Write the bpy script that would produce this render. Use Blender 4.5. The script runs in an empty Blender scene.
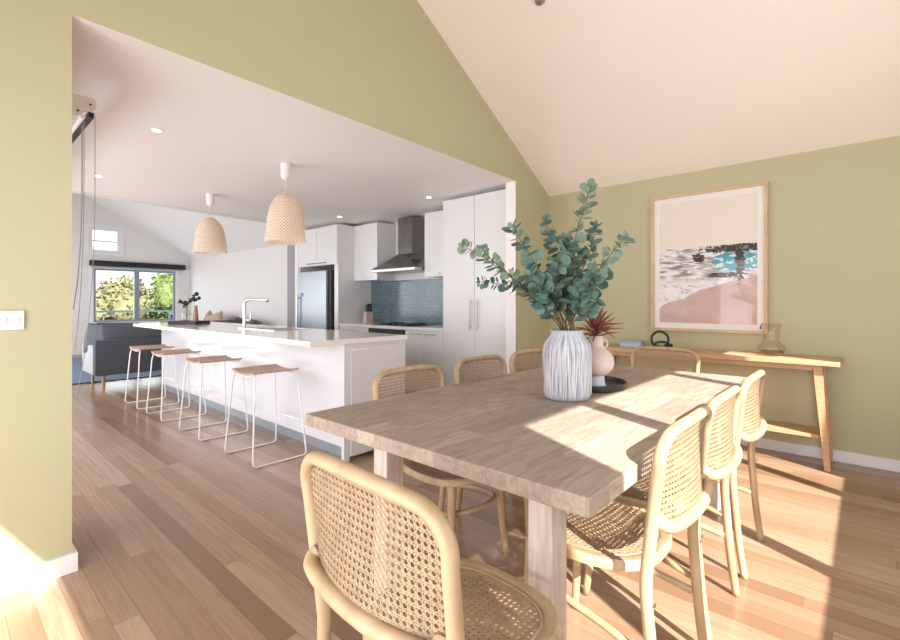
import bpy, bmesh, math, random
from math import sin, cos, pi, radians, sqrt, tan, atan2, copysign
from mathutils import Vector, Matrix
random.seed(7)
SC = bpy.context.scene
COL = SC.collection

# ------------------------------------------------------------------ camera
CAMZ = 1.2
F = 464.0
YAW = radians(42.08)
FW = Vector((-sin(YAW), cos(YAW), 0)); RT = Vector((cos(YAW), sin(YAW), 0))
cam = bpy.data.cameras.new('camera'); co = bpy.data.objects.new('camera', cam); COL.objects.link(co)
co.location = (0, 0, CAMZ); co.rotation_euler = (radians(90), 0, YAW)
cam.sensor_width = 36; cam.lens = F / 900 * 36; cam.shift_y = -17 / 900; cam.clip_start = 0.02; cam.clip_end = 300
SC.camera = co

def ray(px, py, t):
    """point seen in direction px,py at depth t (metres along the view axis)"""
    p = FW * t + RT * ((px - 450) / F * t); p.z = CAMZ - (py - 303) / F * t
    return p

# ------------------------------------------------------------------ materials
MATS = {}
def _n(nt, typ, **kw):
    n = nt.nodes.new(typ)
    for k, v in kw.items(): setattr(n, k, v)
    return n
def mat(name, col, rough=0.5, metal=0.0, var=0.0, vscale=8.0, bump=0.0, bscale=60.0, stretch=(1, 1, 1), spec=0.5,
        trans=0.0, emit=None, estr=0.0, ior=1.45, coat=0.0, sub=0.0, col2=None):
    if name in MATS: return MATS[name]
    m = bpy.data.materials.new(name); m.use_nodes = True; nt = m.node_tree
    b = nt.nodes['Principled BSDF']
    b.inputs['Base Color'].default_value = (*col, 1); b.inputs['Roughness'].default_value = rough
    b.inputs['Metallic'].default_value = metal; b.inputs['IOR'].default_value = ior
    b.inputs['Specular IOR Level'].default_value = spec
    b.inputs['Transmission Weight'].default_value = trans; b.inputs['Coat Weight'].default_value = coat
    if emit: b.inputs['Emission Color'].default_value = (*emit, 1); b.inputs['Emission Strength'].default_value = estr
    tc = _n(nt, 'ShaderNodeTexCoord'); mp = _n(nt, 'ShaderNodeMapping')
    mp.inputs['Scale'].default_value = stretch
    nt.links.new(tc.outputs['Object'], mp.inputs['Vector'])
    no = _n(nt, 'ShaderNodeTexNoise'); no.inputs['Scale'].default_value = vscale; no.inputs['Detail'].default_value = 4
    nt.links.new(mp.outputs[0], no.inputs['Vector'])
    cr = _n(nt, 'ShaderNodeValToRGB')
    c2 = col2 if col2 else tuple(max(0, c * (1 - var)) for c in col)
    c1 = col if col2 else tuple(min(1, c * (1 + var * .5)) for c in col)
    cr.color_ramp.elements[0].position = .3; cr.color_ramp.elements[0].color = (*c2, 1)
    cr.color_ramp.elements[1].position = .7; cr.color_ramp.elements[1].color = (*c1, 1)
    nt.links.new(no.outputs['Fac'], cr.inputs['Fac']); nt.links.new(cr.outputs[0], b.inputs['Base Color'])
    if bump:
        n2 = _n(nt, 'ShaderNodeTexNoise'); n2.inputs['Scale'].default_value = bscale; n2.inputs['Detail'].default_value = 3
        nt.links.new(mp.outputs[0], n2.inputs['Vector'])
        bu = _n(nt, 'ShaderNodeBump'); bu.inputs['Strength'].default_value = bump; bu.inputs['Distance'].default_value = .004
        nt.links.new(n2.outputs['Fac'], bu.inputs['Height']); nt.links.new(bu.outputs[0], b.inputs['Normal'])
    MATS[name] = m
    return m

def math_node(nt, op, a, b=None, c=None):
    n = _n(nt, 'ShaderNodeMath', operation=op)
    for i, v in enumerate((a, b, c)):
        if v is None: continue
        if isinstance(v, (int, float)): n.inputs[i].default_value = v
        else: nt.links.new(v, n.inputs[i])
    return n.outputs[0]

def plank_mat(name, ramp, width, length, rough, axis='x', seam=.0035, grain=.35, gcol=(.36, .24, .15), seamdark=.55, gstretch=(1.2, 22, 22), bumps=.08, rvar=.1, streak=.0, kscale=2.6):
    """boards running along an axis, each with its own tone, staggered ends and long grain"""
    m = bpy.data.materials.new(name); m.use_nodes = True; nt = m.node_tree; L = nt.links
    b = nt.nodes['Principled BSDF']
    tc = _n(nt, 'ShaderNodeTexCoord'); sp = _n(nt, 'ShaderNodeSeparateXYZ'); L.new(tc.outputs['Object'], sp.inputs[0])
    X, Y = (sp.outputs[0], sp.outputs[1]) if axis == 'x' else (sp.outputs[1], sp.outputs[0])
    Z = sp.outputs[2]
    row = math_node(nt, 'FLOOR', math_node(nt, 'DIVIDE', Y, width))
    wn = _n(nt, 'ShaderNodeTexWhiteNoise', noise_dimensions='1D'); L.new(row, wn.inputs['W'])
    xs = math_node(nt, 'ADD', math_node(nt, 'DIVIDE', X, length), math_node(nt, 'MULTIPLY', wn.outputs['Value'], 7.3))
    idx = math_node(nt, 'FLOOR', xs)
    cmb = _n(nt, 'ShaderNodeCombineXYZ'); L.new(row, cmb.inputs[0]); L.new(idx, cmb.inputs[1])
    w2 = _n(nt, 'ShaderNodeTexWhiteNoise', noise_dimensions='2D'); L.new(cmb.outputs[0], w2.inputs['Vector'])
    cr = _n(nt, 'ShaderNodeValToRGB'); e = cr.color_ramp.elements
    while len(e) < len(ramp): e.new(.5)
    for i, c in enumerate(ramp): e[i].position = i / (len(ramp) - 1); e[i].color = (*c, 1)
    L.new(w2.outputs['Value'], cr.inputs['Fac'])
    # grain, shifted per board
    off = math_node(nt, 'MULTIPLY', w2.outputs['Value'], 31.0)
    cv = _n(nt, 'ShaderNodeCombineXYZ'); L.new(math_node(nt, 'ADD', X, off), cv.inputs[0]); L.new(Y, cv.inputs[1]); L.new(math_node(nt, 'ADD', Z, off), cv.inputs[2])
    mp = _n(nt, 'ShaderNodeMapping'); mp.inputs['Scale'].default_value = gstretch; L.new(cv.outputs[0], mp.inputs[0])
    no = _n(nt, 'ShaderNodeTexNoise'); no.inputs['Scale'].default_value = kscale; no.inputs['Detail'].default_value = 7; no.inputs['Roughness'].default_value = .62
    no.inputs['Distortion'].default_value = .6
    L.new(mp.outputs[0], no.inputs['Vector'])
    gr = _n(nt, 'ShaderNodeValToRGB'); gr.color_ramp.elements[0].position = .42; gr.color_ramp.elements[0].color = (0, 0, 0, 1)
    gr.color_ramp.elements[1].position = .72; gr.color_ramp.elements[1].color = (1, 1, 1, 1)
    L.new(no.outputs['Fac'], gr.inputs['Fac'])
    mx = _n(nt, 'ShaderNodeMix', data_type='RGBA'); L.new(math_node(nt, 'MULTIPLY', gr.outputs[0], grain), mx.inputs['Factor'])
    L.new(cr.outputs[0], mx.inputs[6]); mx.inputs[7].default_value = (*gcol, 1)
    fy = math_node(nt, 'FRACT', math_node(nt, 'DIVIDE', Y, width)); fx = math_node(nt, 'FRACT', xs)
    s1 = math_node(nt, 'LESS_THAN', fy, seam / width); s2 = math_node(nt, 'LESS_THAN', fx, seam / length)
    sm = math_node(nt, 'MAXIMUM', s1, s2)
    m2 = _n(nt, 'ShaderNodeMix', data_type='RGBA', blend_type='MULTIPLY'); L.new(math_node(nt, 'MULTIPLY', sm, seamdark), m2.inputs['Factor'])
    L.new(mx.outputs[2], m2.inputs[6]); m2.inputs[7].default_value = (.25, .17, .11, 1)
    L.new(m2.outputs[2], b.inputs['Base Color'])
    L.new(math_node(nt, 'ADD', rough, math_node(nt, 'MULTIPLY', no.outputs['Fac'], rvar)), b.inputs['Roughness'])
    bu = _n(nt, 'ShaderNodeBump'); bu.inputs['Strength'].default_value = bumps; bu.inputs['Distance'].default_value = .003
    L.new(math_node(nt, 'SUBTRACT', no.outputs['Fac'], sm), bu.inputs['Height']); L.new(bu.outputs[0], b.inputs['Normal'])
    MATS[name] = m
    return m

M_floor = plank_mat('oak_floor', [(0.219, 0.123, 0.072), (0.341, 0.215, 0.134), (0.401, 0.264, 0.174), (0.280, 0.169, 0.102), (0.363, 0.237, 0.154), (0.432, 0.296, 0.203), (0.310, 0.194, 0.118)], .088, 2.1, .17, 'x',
                    grain=.55, gcol=(.22, .12, .07), seamdark=.5, seam=.002)
M_table = plank_mat('weathered_timber', [(0.301, 0.232, 0.188), (0.396, 0.308, 0.252), (0.344, 0.272, 0.224), (0.473, 0.380, 0.312), (0.387, 0.296, 0.240)], .095, .55, .55, 'y', seam=.002,
                    grain=.7, gcol=(.19, .135, .10), seamdark=.35, bumps=.25, gstretch=(3.0, 18, 18))
M_tleg = mat('weathered_leg', (.58, .48, .42), .6, var=.25, vscale=5, stretch=(12, 12, 1.2), bump=.3, bscale=30)
M_green = mat('green_wall_paint', (.48, .455, .295), .6, var=.02, vscale=3, bump=.03, bscale=250)
M_white = mat('white_wall_paint', (.78, .765, .75), .55, var=.01, vscale=3, bump=.03, bscale=250)
M_ceil = mat('ceiling_paint', (.87, .795, .73), .6, var=.01, vscale=2, bump=.02, bscale=200)
M_kceil = mat('kitchen_ceiling_paint', (.86, .82, .81), .6, var=.01, vscale=2, bump=.02, bscale=200)
M_skirt = mat('white_trim_paint', (.80, .80, .82), .4, var=.01)
M_cab = mat('white_cabinet_lacquer', (.74, .735, .745), .22, var=.01, vscale=2)
M_isl = mat('white_gloss_panel', (.67, .665, .70), .14, var=.01, vscale=2)
M_stone = mat('white_stone_worktop', (.80, .77, .755), .12, var=.03, vscale=60)
M_kick = mat('grey_kickboard', (.33, .36, .40), .3, metal=.4, var=.03)
M_steel = mat('brushed_steel', (.50, .50, .50), .28, metal=1, var=.08, vscale=6, stretch=(1, 1, 40))
M_hood = mat('hood_steel', (.21, .195, .185), .25, metal=1, var=.1, vscale=6)
M_steel2 = mat('fridge_steel', (.40, .43, .47), .35, metal=.85, var=.04, vscale=4, stretch=(1, 1, 20))
M_chrome = mat('chrome', (.75, .75, .75), .1, metal=1)
M_black = mat('black_metal', (.015, .015, .017), .35, var=.1)
M_dark = mat('dark_grey_plastic', (.05, .05, .055), .4, var=.1)
M_wire = mat('white_powdercoat', (.85, .85, .87), .3, var=.01)
M_stool = mat('stool_plywood', (.50, .33, .25), .42, var=.22, vscale=4, stretch=(1, 14, 6), bump=.05)
M_rattan = mat('bent_rattan_wood', (.51, .365, .225), .40, var=.2, vscale=5, stretch=(3, 3, 1), bump=.1, bscale=60, col2=(.355, .24, .135))
M_cane = mat('woven_cane', (.41, .285, .18), .55, var=.2, vscale=40)
M_oak = mat('console_oak', (.60, .39, .225), .42, var=.2, vscale=3.5, stretch=(1, 12, 12), bump=.05, col2=(.50, .30, .165))
M_pframe = mat('oak_picture_frame', (.62, .44, .29), .45, var=.15, vscale=6)
M_grey = mat('charcoal_upholstery', (.085, .09, .105), .9, var=.15, vscale=90, bump=.3, bscale=400)
M_cush = mat('mid_grey_cushion', (.135, .14, .15), .9, var=.15, vscale=60, bump=.3)
M_lgrey = mat('pale_blind_and_lit_arm', (.42, .43, .45), .9, var=.1, vscale=90, bump=.3, bscale=400)  # blind fabric, and the sofa arm with window light in its colour
M_tan = mat('tan_cushion_linen', (.46, .31, .20), .9, var=.1, vscale=90, bump=.3)
M_rug = mat('blue_grey_rug', (.16, .23, .32), .95, var=.35, vscale=60, bump=.5, bscale=200)
M_bpaint = mat('grey_alu_frame', (.30, .33, .37), .4, metal=.3)
M_trayb = mat('black_tray_lacquer', (.012, .012, .013), .35, var=.2, vscale=20, bump=.1)
M_blush = mat('blush_ceramic', (.60, .49, .44), .7, var=.08, vscale=25, bump=.15, bscale=250)
M_bcloud = mat('pale_blue_ceramic', (.52, .54, .60), .7, var=.05)
M_burg = mat('burgundy_leaf', (.25, .09, .06), .6, var=.4, vscale=20)
M_euc = mat('eucalyptus_leaf', (.155, .235, .175), .55, var=.2, vscale=14, col2=(.065, .14, .13))
M_euc2 = mat('eucalyptus_leaf_pale', (.235, .305, .21), .55, var=.2, vscale=14, col2=(.11, .19, .15))
M_stem = mat('eucalyptus_stem', (.13, .085, .05), .7, var=.2)
M_darkleaf = mat('dark_green_leaf', (.03, .055, .035), .6, var=.3)
M_cream = mat('cream_plastic', (.72, .66, .55), .5)
M_cord = mat('grey_cord', (.40, .38, .37), .7)
M_switch = mat('switch_plastic', (.80, .80, .84), .25)
M_mat = mat('white_mount_board', (.80, .765, .755), .7)
M_railp = mat('blue_railing_paint', (.25, .45, .52), .4)
M_deck = mat('grey_deck_boards', (.34, .31, .28), .7, var=.2, vscale=4)
M_ground = mat('scrub_ground', (.14, .15, .06), .9, var=.4, vscale=1)
M_hill = mat('far_scrub', (.2, .24, .12), .9, var=.4, vscale=.5)
M_bark = mat('bark', (.16, .12, .09), .9, var=.3)
M_tl = [mat('olive_foliage', (.17, .18, .07), .8, var=.5, vscale=2.5), mat('green_foliage', (.13, .19, .05), .8, var=.5, vscale=2.5),
        mat('yellow_foliage', (.21, .205, .10), .8, var=.4, vscale=2.5)]
M_sun_block = mat('sun_block_grey', (.6, .6, .6), .8)

def glass_mat(name, col=(1, 1, 1), refl=.12):
    m = bpy.data.materials.new(name); m.use_nodes = True; nt = m.node_tree; nt.nodes.clear()
    o = _n(nt, 'ShaderNodeOutputMaterial'); t = _n(nt, 'ShaderNodeBsdfTransparent'); g = _n(nt, 'ShaderNodeBsdfGlossy')
    t.inputs[0].default_value = (*col, 1); g.inputs['Roughness'].default_value = .02
    fr = _n(nt, 'ShaderNodeLayerWeight'); fr.inputs[0].default_value = .4
    mx = _n(nt, 'ShaderNodeMixShader')
    nt.links.new(math_node(nt, 'ADD', math_node(nt, 'MULTIPLY', math_node(nt, 'POWER', fr.outputs['Facing'], 3.0), refl), .03), mx.inputs[0])
    nt.links.new(t.outputs[0], mx.inputs[1]); nt.links.new(g.outputs[0], mx.inputs[2]); nt.links.new(mx.outputs[0], o.inputs[0])
    MATS[name] = m
    return m
M_pane = glass_mat('window_glass', (.97, .98, .98), .08)
M_clear = glass_mat('clear_vase_glass', (.96, .955, .94), .7)
M_amber = glass_mat('smoky_amber_glass', (.80, .66, .48), .25)

def vase_mat():
    m = mat('washed_ribbed_ceramic', (.66, .66, .68), .75, var=.0, vscale=3); nt = m.node_tree; L = nt.links
    b = nt.nodes['Principled BSDF']; tc = _n(nt, 'ShaderNodeTexCoord'); sp = _n(nt, 'ShaderNodeSeparateXYZ'); L.new(tc.outputs['Object'], sp.inputs[0])
    at = math_node(nt, 'ARCTAN2', sp.outputs[1], sp.outputs[0])
    cv = _n(nt, 'ShaderNodeCombineXYZ'); L.new(math_node(nt, 'MULTIPLY', at, 14), cv.inputs[0]); L.new(math_node(nt, 'MULTIPLY', sp.outputs[2], 5), cv.inputs[1])
    no = _n(nt, 'ShaderNodeTexNoise'); no.inputs['Scale'].default_value = 1.3; no.inputs['Detail'].default_value = 5; L.new(cv.outputs[0], no.inputs['Vector'])
    cr = _n(nt, 'ShaderNodeValToRGB'); e = cr.color_ramp.elements
    e[0].position = .34; e[0].color = (.16, .18, .235, 1); e[1].position = .60; e[1].color = (.60, .605, .64, 1)
    L.new(no.outputs['Fac'], cr.inputs[0]); L.new(cr.outputs[0], b.inputs['Base Color'])
    return m
M_vase = vase_mat()

def tile_mat():
    m = bpy.data.materials.new('blue_grey_tile'); m.use_nodes = True; nt = m.node_tree; L = nt.links; b = nt.nodes['Principled BSDF']
    tc = _n(nt, 'ShaderNodeTexCoord'); sp = _n(nt, 'ShaderNodeSeparateXYZ'); L.new(tc.outputs['Object'], sp.inputs[0])
    cv = _n(nt, 'ShaderNodeCombineXYZ'); L.new(sp.outputs[0], cv.inputs[0]); L.new(sp.outputs[2], cv.inputs[1])
    br = _n(nt, 'ShaderNodeTexBrick'); L.new(cv.outputs[0], br.inputs['Vector'])
    br.inputs['Scale'].default_value = 1; br.inputs['Brick Width'].default_value = .10; br.inputs['Row Height'].default_value = .026
    br.inputs['Mortar Size'].default_value = .0022; br.inputs['Color1'].default_value = (.055, .105, .13, 1); br.inputs['Color2'].default_value = (.10, .165, .20, 1)
    br.inputs['Mortar'].default_value = (.34, .38, .40, 1); L.new(br.outputs['Color'], b.inputs['Base Color']); b.inputs['Roughness'].default_value = .15
    return m
M_tile = tile_mat()

def wicker_mat():
    m = bpy.data.materials.new('woven_seagrass'); m.use_nodes = True; nt = m.node_tree; L = nt.links; b = nt.nodes['Principled BSDF']
    tc = _n(nt, 'ShaderNodeTexCoord'); sp = _n(nt, 'ShaderNodeSeparateXYZ'); L.new(tc.outputs['Object'], sp.inputs[0])
    at = math_node(nt, 'ARCTAN2', sp.outputs[1], sp.outputs[0])
    u = math_node(nt, 'MULTIPLY', at, 36); v = math_node(nt, 'MULTIPLY', sp.outputs[2], 230)
    w = math_node(nt, 'MULTIPLY', math_node(nt, 'SINE', u), math_node(nt, 'SINE', v))
    no = _n(nt, 'ShaderNodeTexNoise'); no.inputs['Scale'].default_value = 18; L.new(tc.outputs['Object'], no.inputs['Vector'])
    f = math_node(nt, 'ADD', math_node(nt, 'MULTIPLY', w, .25), no.outputs['Fac'])
    cr = _n(nt, 'ShaderNodeValToRGB'); e = cr.color_ramp.elements
    e[0].position = .3; e[0].color = (.88, .74, .63, 1); e[1].position = .75; e[1].color = (.97, .90, .82, 1)
    L.new(f, cr.inputs[0]); L.new(cr.outputs[0], b.inputs['Base Color']); b.inputs['Roughness'].default_value = .8
    bu = _n(nt, 'ShaderNodeBump'); bu.inputs['Strength'].default_value = .5; bu.inputs['Distance'].default_value = .003; L.new(w, bu.inputs['Height']); L.new(bu.outputs[0], b.inputs['Normal'])
    tr = _n(nt, 'ShaderNodeBsdfTranslucent'); tr.inputs[0].default_value = (.96, .88, .79, 1)
    mx = _n(nt, 'ShaderNodeMixShader'); mx.inputs[0].default_value = .5
    L.new(b.outputs[0], mx.inputs[1]); L.new(tr.outputs[0], mx.inputs[2])
    tp = _n(nt, 'ShaderNodeBsdfTransparent'); m3 = _n(nt, 'ShaderNodeMixShader')
    L.new(math_node(nt, 'MULTIPLY', math_node(nt, 'GREATER_THAN', w, .45), .7), m3.inputs[0]); L.new(mx.outputs[0], m3.inputs[1]); L.new(tp.outputs[0], m3.inputs[2])
    L.new(m3.outputs[0], nt.nodes['Material Output'].inputs[0])
    return m
M_wick = wicker_mat()

def beach_mat(w, h):
    """the printed beach photograph: u,v run 0..1 over the print (object space x,z)"""
    m = bpy.data.materials.new('beach_print'); m.use_nodes = True; nt = m.node_tree; L = nt.links; b = nt.nodes['Principled BSDF']
    b.inputs['Roughness'].default_value = .35
    tc = _n(nt, 'ShaderNodeTexCoord'); sp = _n(nt, 'ShaderNodeSeparateXYZ'); L.new(tc.outputs['Object'], sp.inputs[0])
    U = math_node(nt, 'ADD', math_node(nt, 'DIVIDE', sp.outputs[0], w), .5); V = math_node(nt, 'ADD', math_node(nt, 'DIVIDE', sp.outputs[2], h), .5)
    def noise(su, sv, det=5, dist=.3, seed=0.0):
        cv = _n(nt, 'ShaderNodeCombineXYZ'); L.new(math_node(nt, 'MULTIPLY', U, su), cv.inputs[0]); L.new(math_node(nt, 'MULTIPLY', V, sv), cv.inputs[1]); cv.inputs[2].default_value = seed
        no = _n(nt, 'ShaderNodeTexNoise'); no.inputs['Scale'].default_value = 1; no.inputs['Detail'].default_value = det; no.inputs['Distortion'].default_value = dist
        L.new(cv.outputs[0], no.inputs['Vector']); return no.outputs['Fac']
    def ramp(f, *st):
        cr = _n(nt, 'ShaderNodeValToRGB'); e = cr.color_ramp.elements
        while len(e) < len(st): e.new(.5)
        for i, (p, c) in enumerate(st): e[i].position = p; e[i].color = (*c, 1)
        L.new(f, cr.inputs[0]); return cr.outputs[0]
    def mix(f, a, c):
        n = _n(nt, 'ShaderNodeMix', data_type='RGBA'); L.new(f, n.inputs[0])
        for i, v in ((6, a), (7, c)):
            if isinstance(v, tuple): n.inputs[i].default_value = (*v, 1)
            else: L.new(v, n.inputs[i])
        return n.outputs[2]
    def sm(x, a, bb):
        n = _n(nt, 'ShaderNodeMapRange', interpolation_type='SMOOTHSTEP'); L.new(x, n.inputs[0]); n.inputs[1].default_value = a; n.inputs[2].default_value = bb; return n.outputs[0]
    sky = (.76, .685, .63)
    sea = ramp(noise(6, 38, 9, .9), (.38, (.22, .20, .21)), (.47, (.48, .44, .45)), (.56, (.80, .76, .77)))
    foam = ramp(noise(11, 30, 9, 1.0, 3.), (.34, (.46, .42, .44)), (.46, (.78, .74, .76)), (.8, (.86, .82, .83)))
    sea = mix(sm(V, .42, .30), sea, foam)
    sand = ramp(noise(3, 6, 5, .4, 5.), (.3, (.50, .33, .31)), (.7, (.62, .44, .41)))
    # shoreline: rises from left to right
    n1 = noise(6, 3, 4, .3, 9.)
    shore = math_node(nt, 'ADD', math_node(nt, 'MULTIPLY', math_node(nt, 'POWER', U, .8), .27), math_node(nt, 'ADD', math_node(nt, 'MULTIPLY', n1, .08), .08))
    isand = math_node(nt, 'SUBTRACT', shore, V)
    c = mix(sm(isand, -.004, .008), sea, sand)
    # turquoise patch towards the right edge
    blue_patch = ramp(noise(12, 30, 9, .8, 2.), (.46, (.05, .29, .42)), (.55, (.09, .38, .53)), (.59, (.72, .78, .80)))
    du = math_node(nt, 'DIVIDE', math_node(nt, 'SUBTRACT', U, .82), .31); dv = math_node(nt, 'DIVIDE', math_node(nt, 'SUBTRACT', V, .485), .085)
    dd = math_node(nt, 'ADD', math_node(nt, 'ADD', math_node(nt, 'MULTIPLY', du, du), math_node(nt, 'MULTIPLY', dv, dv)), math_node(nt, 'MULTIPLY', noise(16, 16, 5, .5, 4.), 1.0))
    c = mix(sm(dd, 1.35, 1.2), c, blue_patch)
    # rocks as a ledge under the horizon and boulders, plus a dark upright bar
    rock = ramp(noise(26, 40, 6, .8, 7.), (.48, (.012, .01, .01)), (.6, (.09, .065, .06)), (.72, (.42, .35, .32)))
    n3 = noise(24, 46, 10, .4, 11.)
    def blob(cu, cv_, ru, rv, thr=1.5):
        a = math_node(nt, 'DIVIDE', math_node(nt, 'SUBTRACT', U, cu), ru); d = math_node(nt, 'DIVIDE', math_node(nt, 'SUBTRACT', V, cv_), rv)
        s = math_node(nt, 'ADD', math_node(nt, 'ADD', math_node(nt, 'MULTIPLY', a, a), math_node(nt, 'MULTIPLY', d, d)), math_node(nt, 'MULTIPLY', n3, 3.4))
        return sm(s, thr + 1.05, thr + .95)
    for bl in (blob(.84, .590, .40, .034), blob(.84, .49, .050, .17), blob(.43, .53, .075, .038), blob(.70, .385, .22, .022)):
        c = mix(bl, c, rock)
    hz = math_node(nt, 'ADD', math_node(nt, 'MULTIPLY', math_node(nt, 'MULTIPLY', noise(20, 1, 3, 0, 1.), U), .02), .615)
    c = mix(sm(math_node(nt, 'SUBTRACT', V, hz), -.002, .003), c, sky)
    L.new(c, b.inputs['Base Color'])
    b.inputs['Coat Weight'].default_value = .6; b.inputs['Coat Roughness'].default_value = .03
    return m

# ------------------------------------------------------------------ mesh helpers
class MB:
    def __init__(s): s.bm = bmesh.new()
    def box(s, x0, x1, y0, y1, z0, z1, bev=0.0, M=None):
        vs = [s.bm.verts.new((x, y, z)) for x in (x0, x1) for y in (y0, y1) for z in (z0, z1)]
        fs = [(0, 1, 3, 2), (4, 6, 7, 5), (0, 4, 5, 1), (2, 3, 7, 6), (0, 2, 6, 4), (1, 5, 7, 3)]
        faces = [s.bm.faces.new([vs[i] for i in f]) for f in fs]
        if bev:
            es = list({e for f in faces for e in f.edges})
            r = bmesh.ops.bevel(s.bm, geom=es, offset=bev, segments=2, affect='EDGES', profile=.5)
        if M is not None:
            allv = {v for f in s.bm.faces for v in f.verts} if False else None
        return s
    def prism(s, pts, h, axis='z', base=0.0):
        """polygon pts (2D) extruded along an axis"""
        def p3(a, b, c):
            return {'z': (a, b, c), 'x': (c, a, b), 'y': (a, c, b)}[axis]
        lo = [s.bm.verts.new(p3(a, b, base)) for a, b in pts]; hi = [s.bm.verts.new(p3(a, b, base + h)) for a, b in pts]
        s.bm.faces.new(lo[::-1]); s.bm.faces.new(hi)
        n = len(pts)
        for i in range(n): s.bm.faces.new((lo[i], lo[(i + 1) % n], hi[(i + 1) % n], hi[i]))
        return s
    def tube(s, pts, r, seg=10, closed=False, flat=1.0, caps=True):
        pts = [Vector(p) for p in pts]; n = len(pts)
        rs = r if isinstance(r, (list, tuple)) else [r] * n
        rings = []; up = None
        for i, p in enumerate(pts):
            if closed: t = (pts[(i + 1) % n] - pts[i - 1])
            else: t = (pts[min(i + 1, n - 1)] - pts[max(i - 1, 0)])
            t.normalize()
            if up is None: up = Vector((0, 0, 1)) if abs(t.z) < .95 else Vector((1, 0, 0))
            a = t.cross(up)
            if a.length < 1e-4: a = t.cross(Vector((0, 1, 0)))
            a.normalize(); b = a.cross(t).normalized(); up = b
            rings.append([s.bm.verts.new(p + a * cos(2 * pi * k / seg) * rs[i] + b * sin(2 * pi * k / seg) * rs[i] * flat) for k in range(seg)])
        for i in range(n if closed else n - 1):
            A, B = rings[i], rings[(i + 1) % n]
            for k in range(seg): s.bm.faces.new((A[k], A[(k + 1) % seg], B[(k + 1) % seg], B[k]))
        if not closed and caps:
            s.bm.faces.new(rings[0][::-1]); s.bm.faces.new(rings[-1])
        return s
    def lathe(s, prof, seg=40, c=(0, 0, 0), closed_prof=False):
        rings = []
        for r, z in prof:
            if r < 1e-5: rings.append([s.bm.verts.new((c[0], c[1], c[2] + z))])
            else: rings.append([s.bm.verts.new((c[0] + r * cos(2 * pi * k / seg), c[1] + r * sin(2 * pi * k / seg), c[2] + z)) for k in range(seg)])
        for A, B in zip(rings, rings[1:]):
            for k in range(seg):
                k2 = (k + 1) % seg
                if len(A) == 1 and len(B) == 1: continue
                if len(A) == 1: s.bm.faces.new((A[0], B[k2], B[k]))
                elif len(B) == 1: s.bm.faces.new((A[k], A[k2], B[0]))
                else: s.bm.faces.new((A[k], A[k2], B[k2], B[k]))
        return s
    def xf(s, M):
        bmesh.ops.transform(s.bm, matrix=M, verts=s.bm.verts[:]); return s
    def build(s, name, m, parent=None, smooth=False, loc=None, rotz=0.0, fix=True):
        me = bpy.data.meshes.new(name)
        if fix: bmesh.ops.recalc_face_normals(s.bm, faces=s.bm.faces[:])
        s.bm.to_mesh(me); s.bm.free()
        for mm in (m if isinstance(m, (list, tuple)) else [m]): me.materials.append(mm)
        o = bpy.data.objects.new(name, me); COL.objects.link(o)
        if smooth:
            for p in me.polygons: p.use_smooth = True
            if smooth == 'auto':
                me.set_sharp_from_angle(angle=radians(38))
        if parent: o.parent = parent
        if loc is not None: o.location = loc
        o.rotation_euler.z = rotz
        return o

def sm_path(pts, k=6, closed=False):
    """Catmull-Rom through points"""
    P = [Vector(p) for p in pts]; n = len(P); out = []
    rng = range(n) if closed else range(n - 1)
    for i in rng:
        if closed: a, b, c, d = P[i - 1], P[i], P[(i + 1) % n], P[(i + 2) % n]
        else: a, b, c, d = P[max(i - 1, 0)], P[i], P[i + 1], P[min(i + 2, n - 1)]
        for j in range(k):
            t = j / k
            out.append(.5 * ((2 * b) + (c - a) * t + (2 * a - 5 * b + 4 * c - d) * t * t + (3 * b - a - 3 * c + d) * t ** 3))
    if not closed: out.append(P[-1])
    return out

def tag(o, label, cat, group=None, kind=None):
    if label: o['label'] = label
    if cat: o['category'] = cat
    if group: o['group'] = group
    if kind: o['kind'] = kind
    return o
def thing(name, label, cat, loc=(0, 0, 0), rz=0, group=None):
    o = bpy.data.objects.new(name, None); COL.objects.link(o); o.location = loc; o.rotation_euler.z = rz
    o.empty_display_size = .1
    return tag(o, label, cat, group)
def struct(o): o['kind'] = 'structure'; return o
def dup(root, loc, rz, label, group=None):
    r = root.copy(); COL.objects.link(r); r.location = loc; r.rotation_euler.z = rz; r['label'] = label
    if group: r['group'] = group
    for ch in list(root.children):
        c = ch.copy(); COL.objects.link(c); c.parent = r
        for g in list(ch.children):
            d = g.copy(); COL.objects.link(d); d.parent = c
    return r

# ================================================================== SHELL
XO, XO2 = -2.65, -2.77            # dining face / kitchen face of the wall with the opening
YB = 4.59                         # wall with the picture
YL, ZE, SL = 4.59, 2.39, .588     # eaves line and pitch of the vault
YR = 1.2; ZR = ZE + SL * (YL - YR)
XR = 1.0; YN = -.85
XF = -13.6; XK = -6.68
def roof(y): return ZE + SL * (YL - y) if y > YR else ZR - SL * (YR - y)

struct(MB().box(XF - .1, XR + .12, YN - .12, YB + .12, -.12, 0).build('floor', M_floor))
# wall with the wide opening; dining side green, the rest white
b = MB()
b.prism([(YN, 0), (.408, 0), (.408, 2.493), (.408, roof(.408)), (YN, roof(YN))], XO - XO2, 'x', XO2)
b.prism([(.408, 2.493), (3.924, 2.433), (3.924, roof(3.924)), (YR, ZR), (.408, roof(.408))], XO - XO2, 'x', XO2)
b.prism([(3.924, 0), (YB, 0), (YB, roof(YB)), (3.924, roof(3.924)), (3.924, 2.433)], XO - XO2, 'x', XO2)
w = struct(b.build('wall_left', [M_kceil, M_green]))
for p in w.data.polygons: p.material_index = 1 if p.normal.x > .9 else 0
struct(MB().box(XO, XR + .12, YB, YB + .12, 0, ZE).build('wall_back', M_green))
struct(MB().box(XF - .1, XO, YB, YB + .12, 0, 2.5).build('wall_kitchen', M_white))
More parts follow.
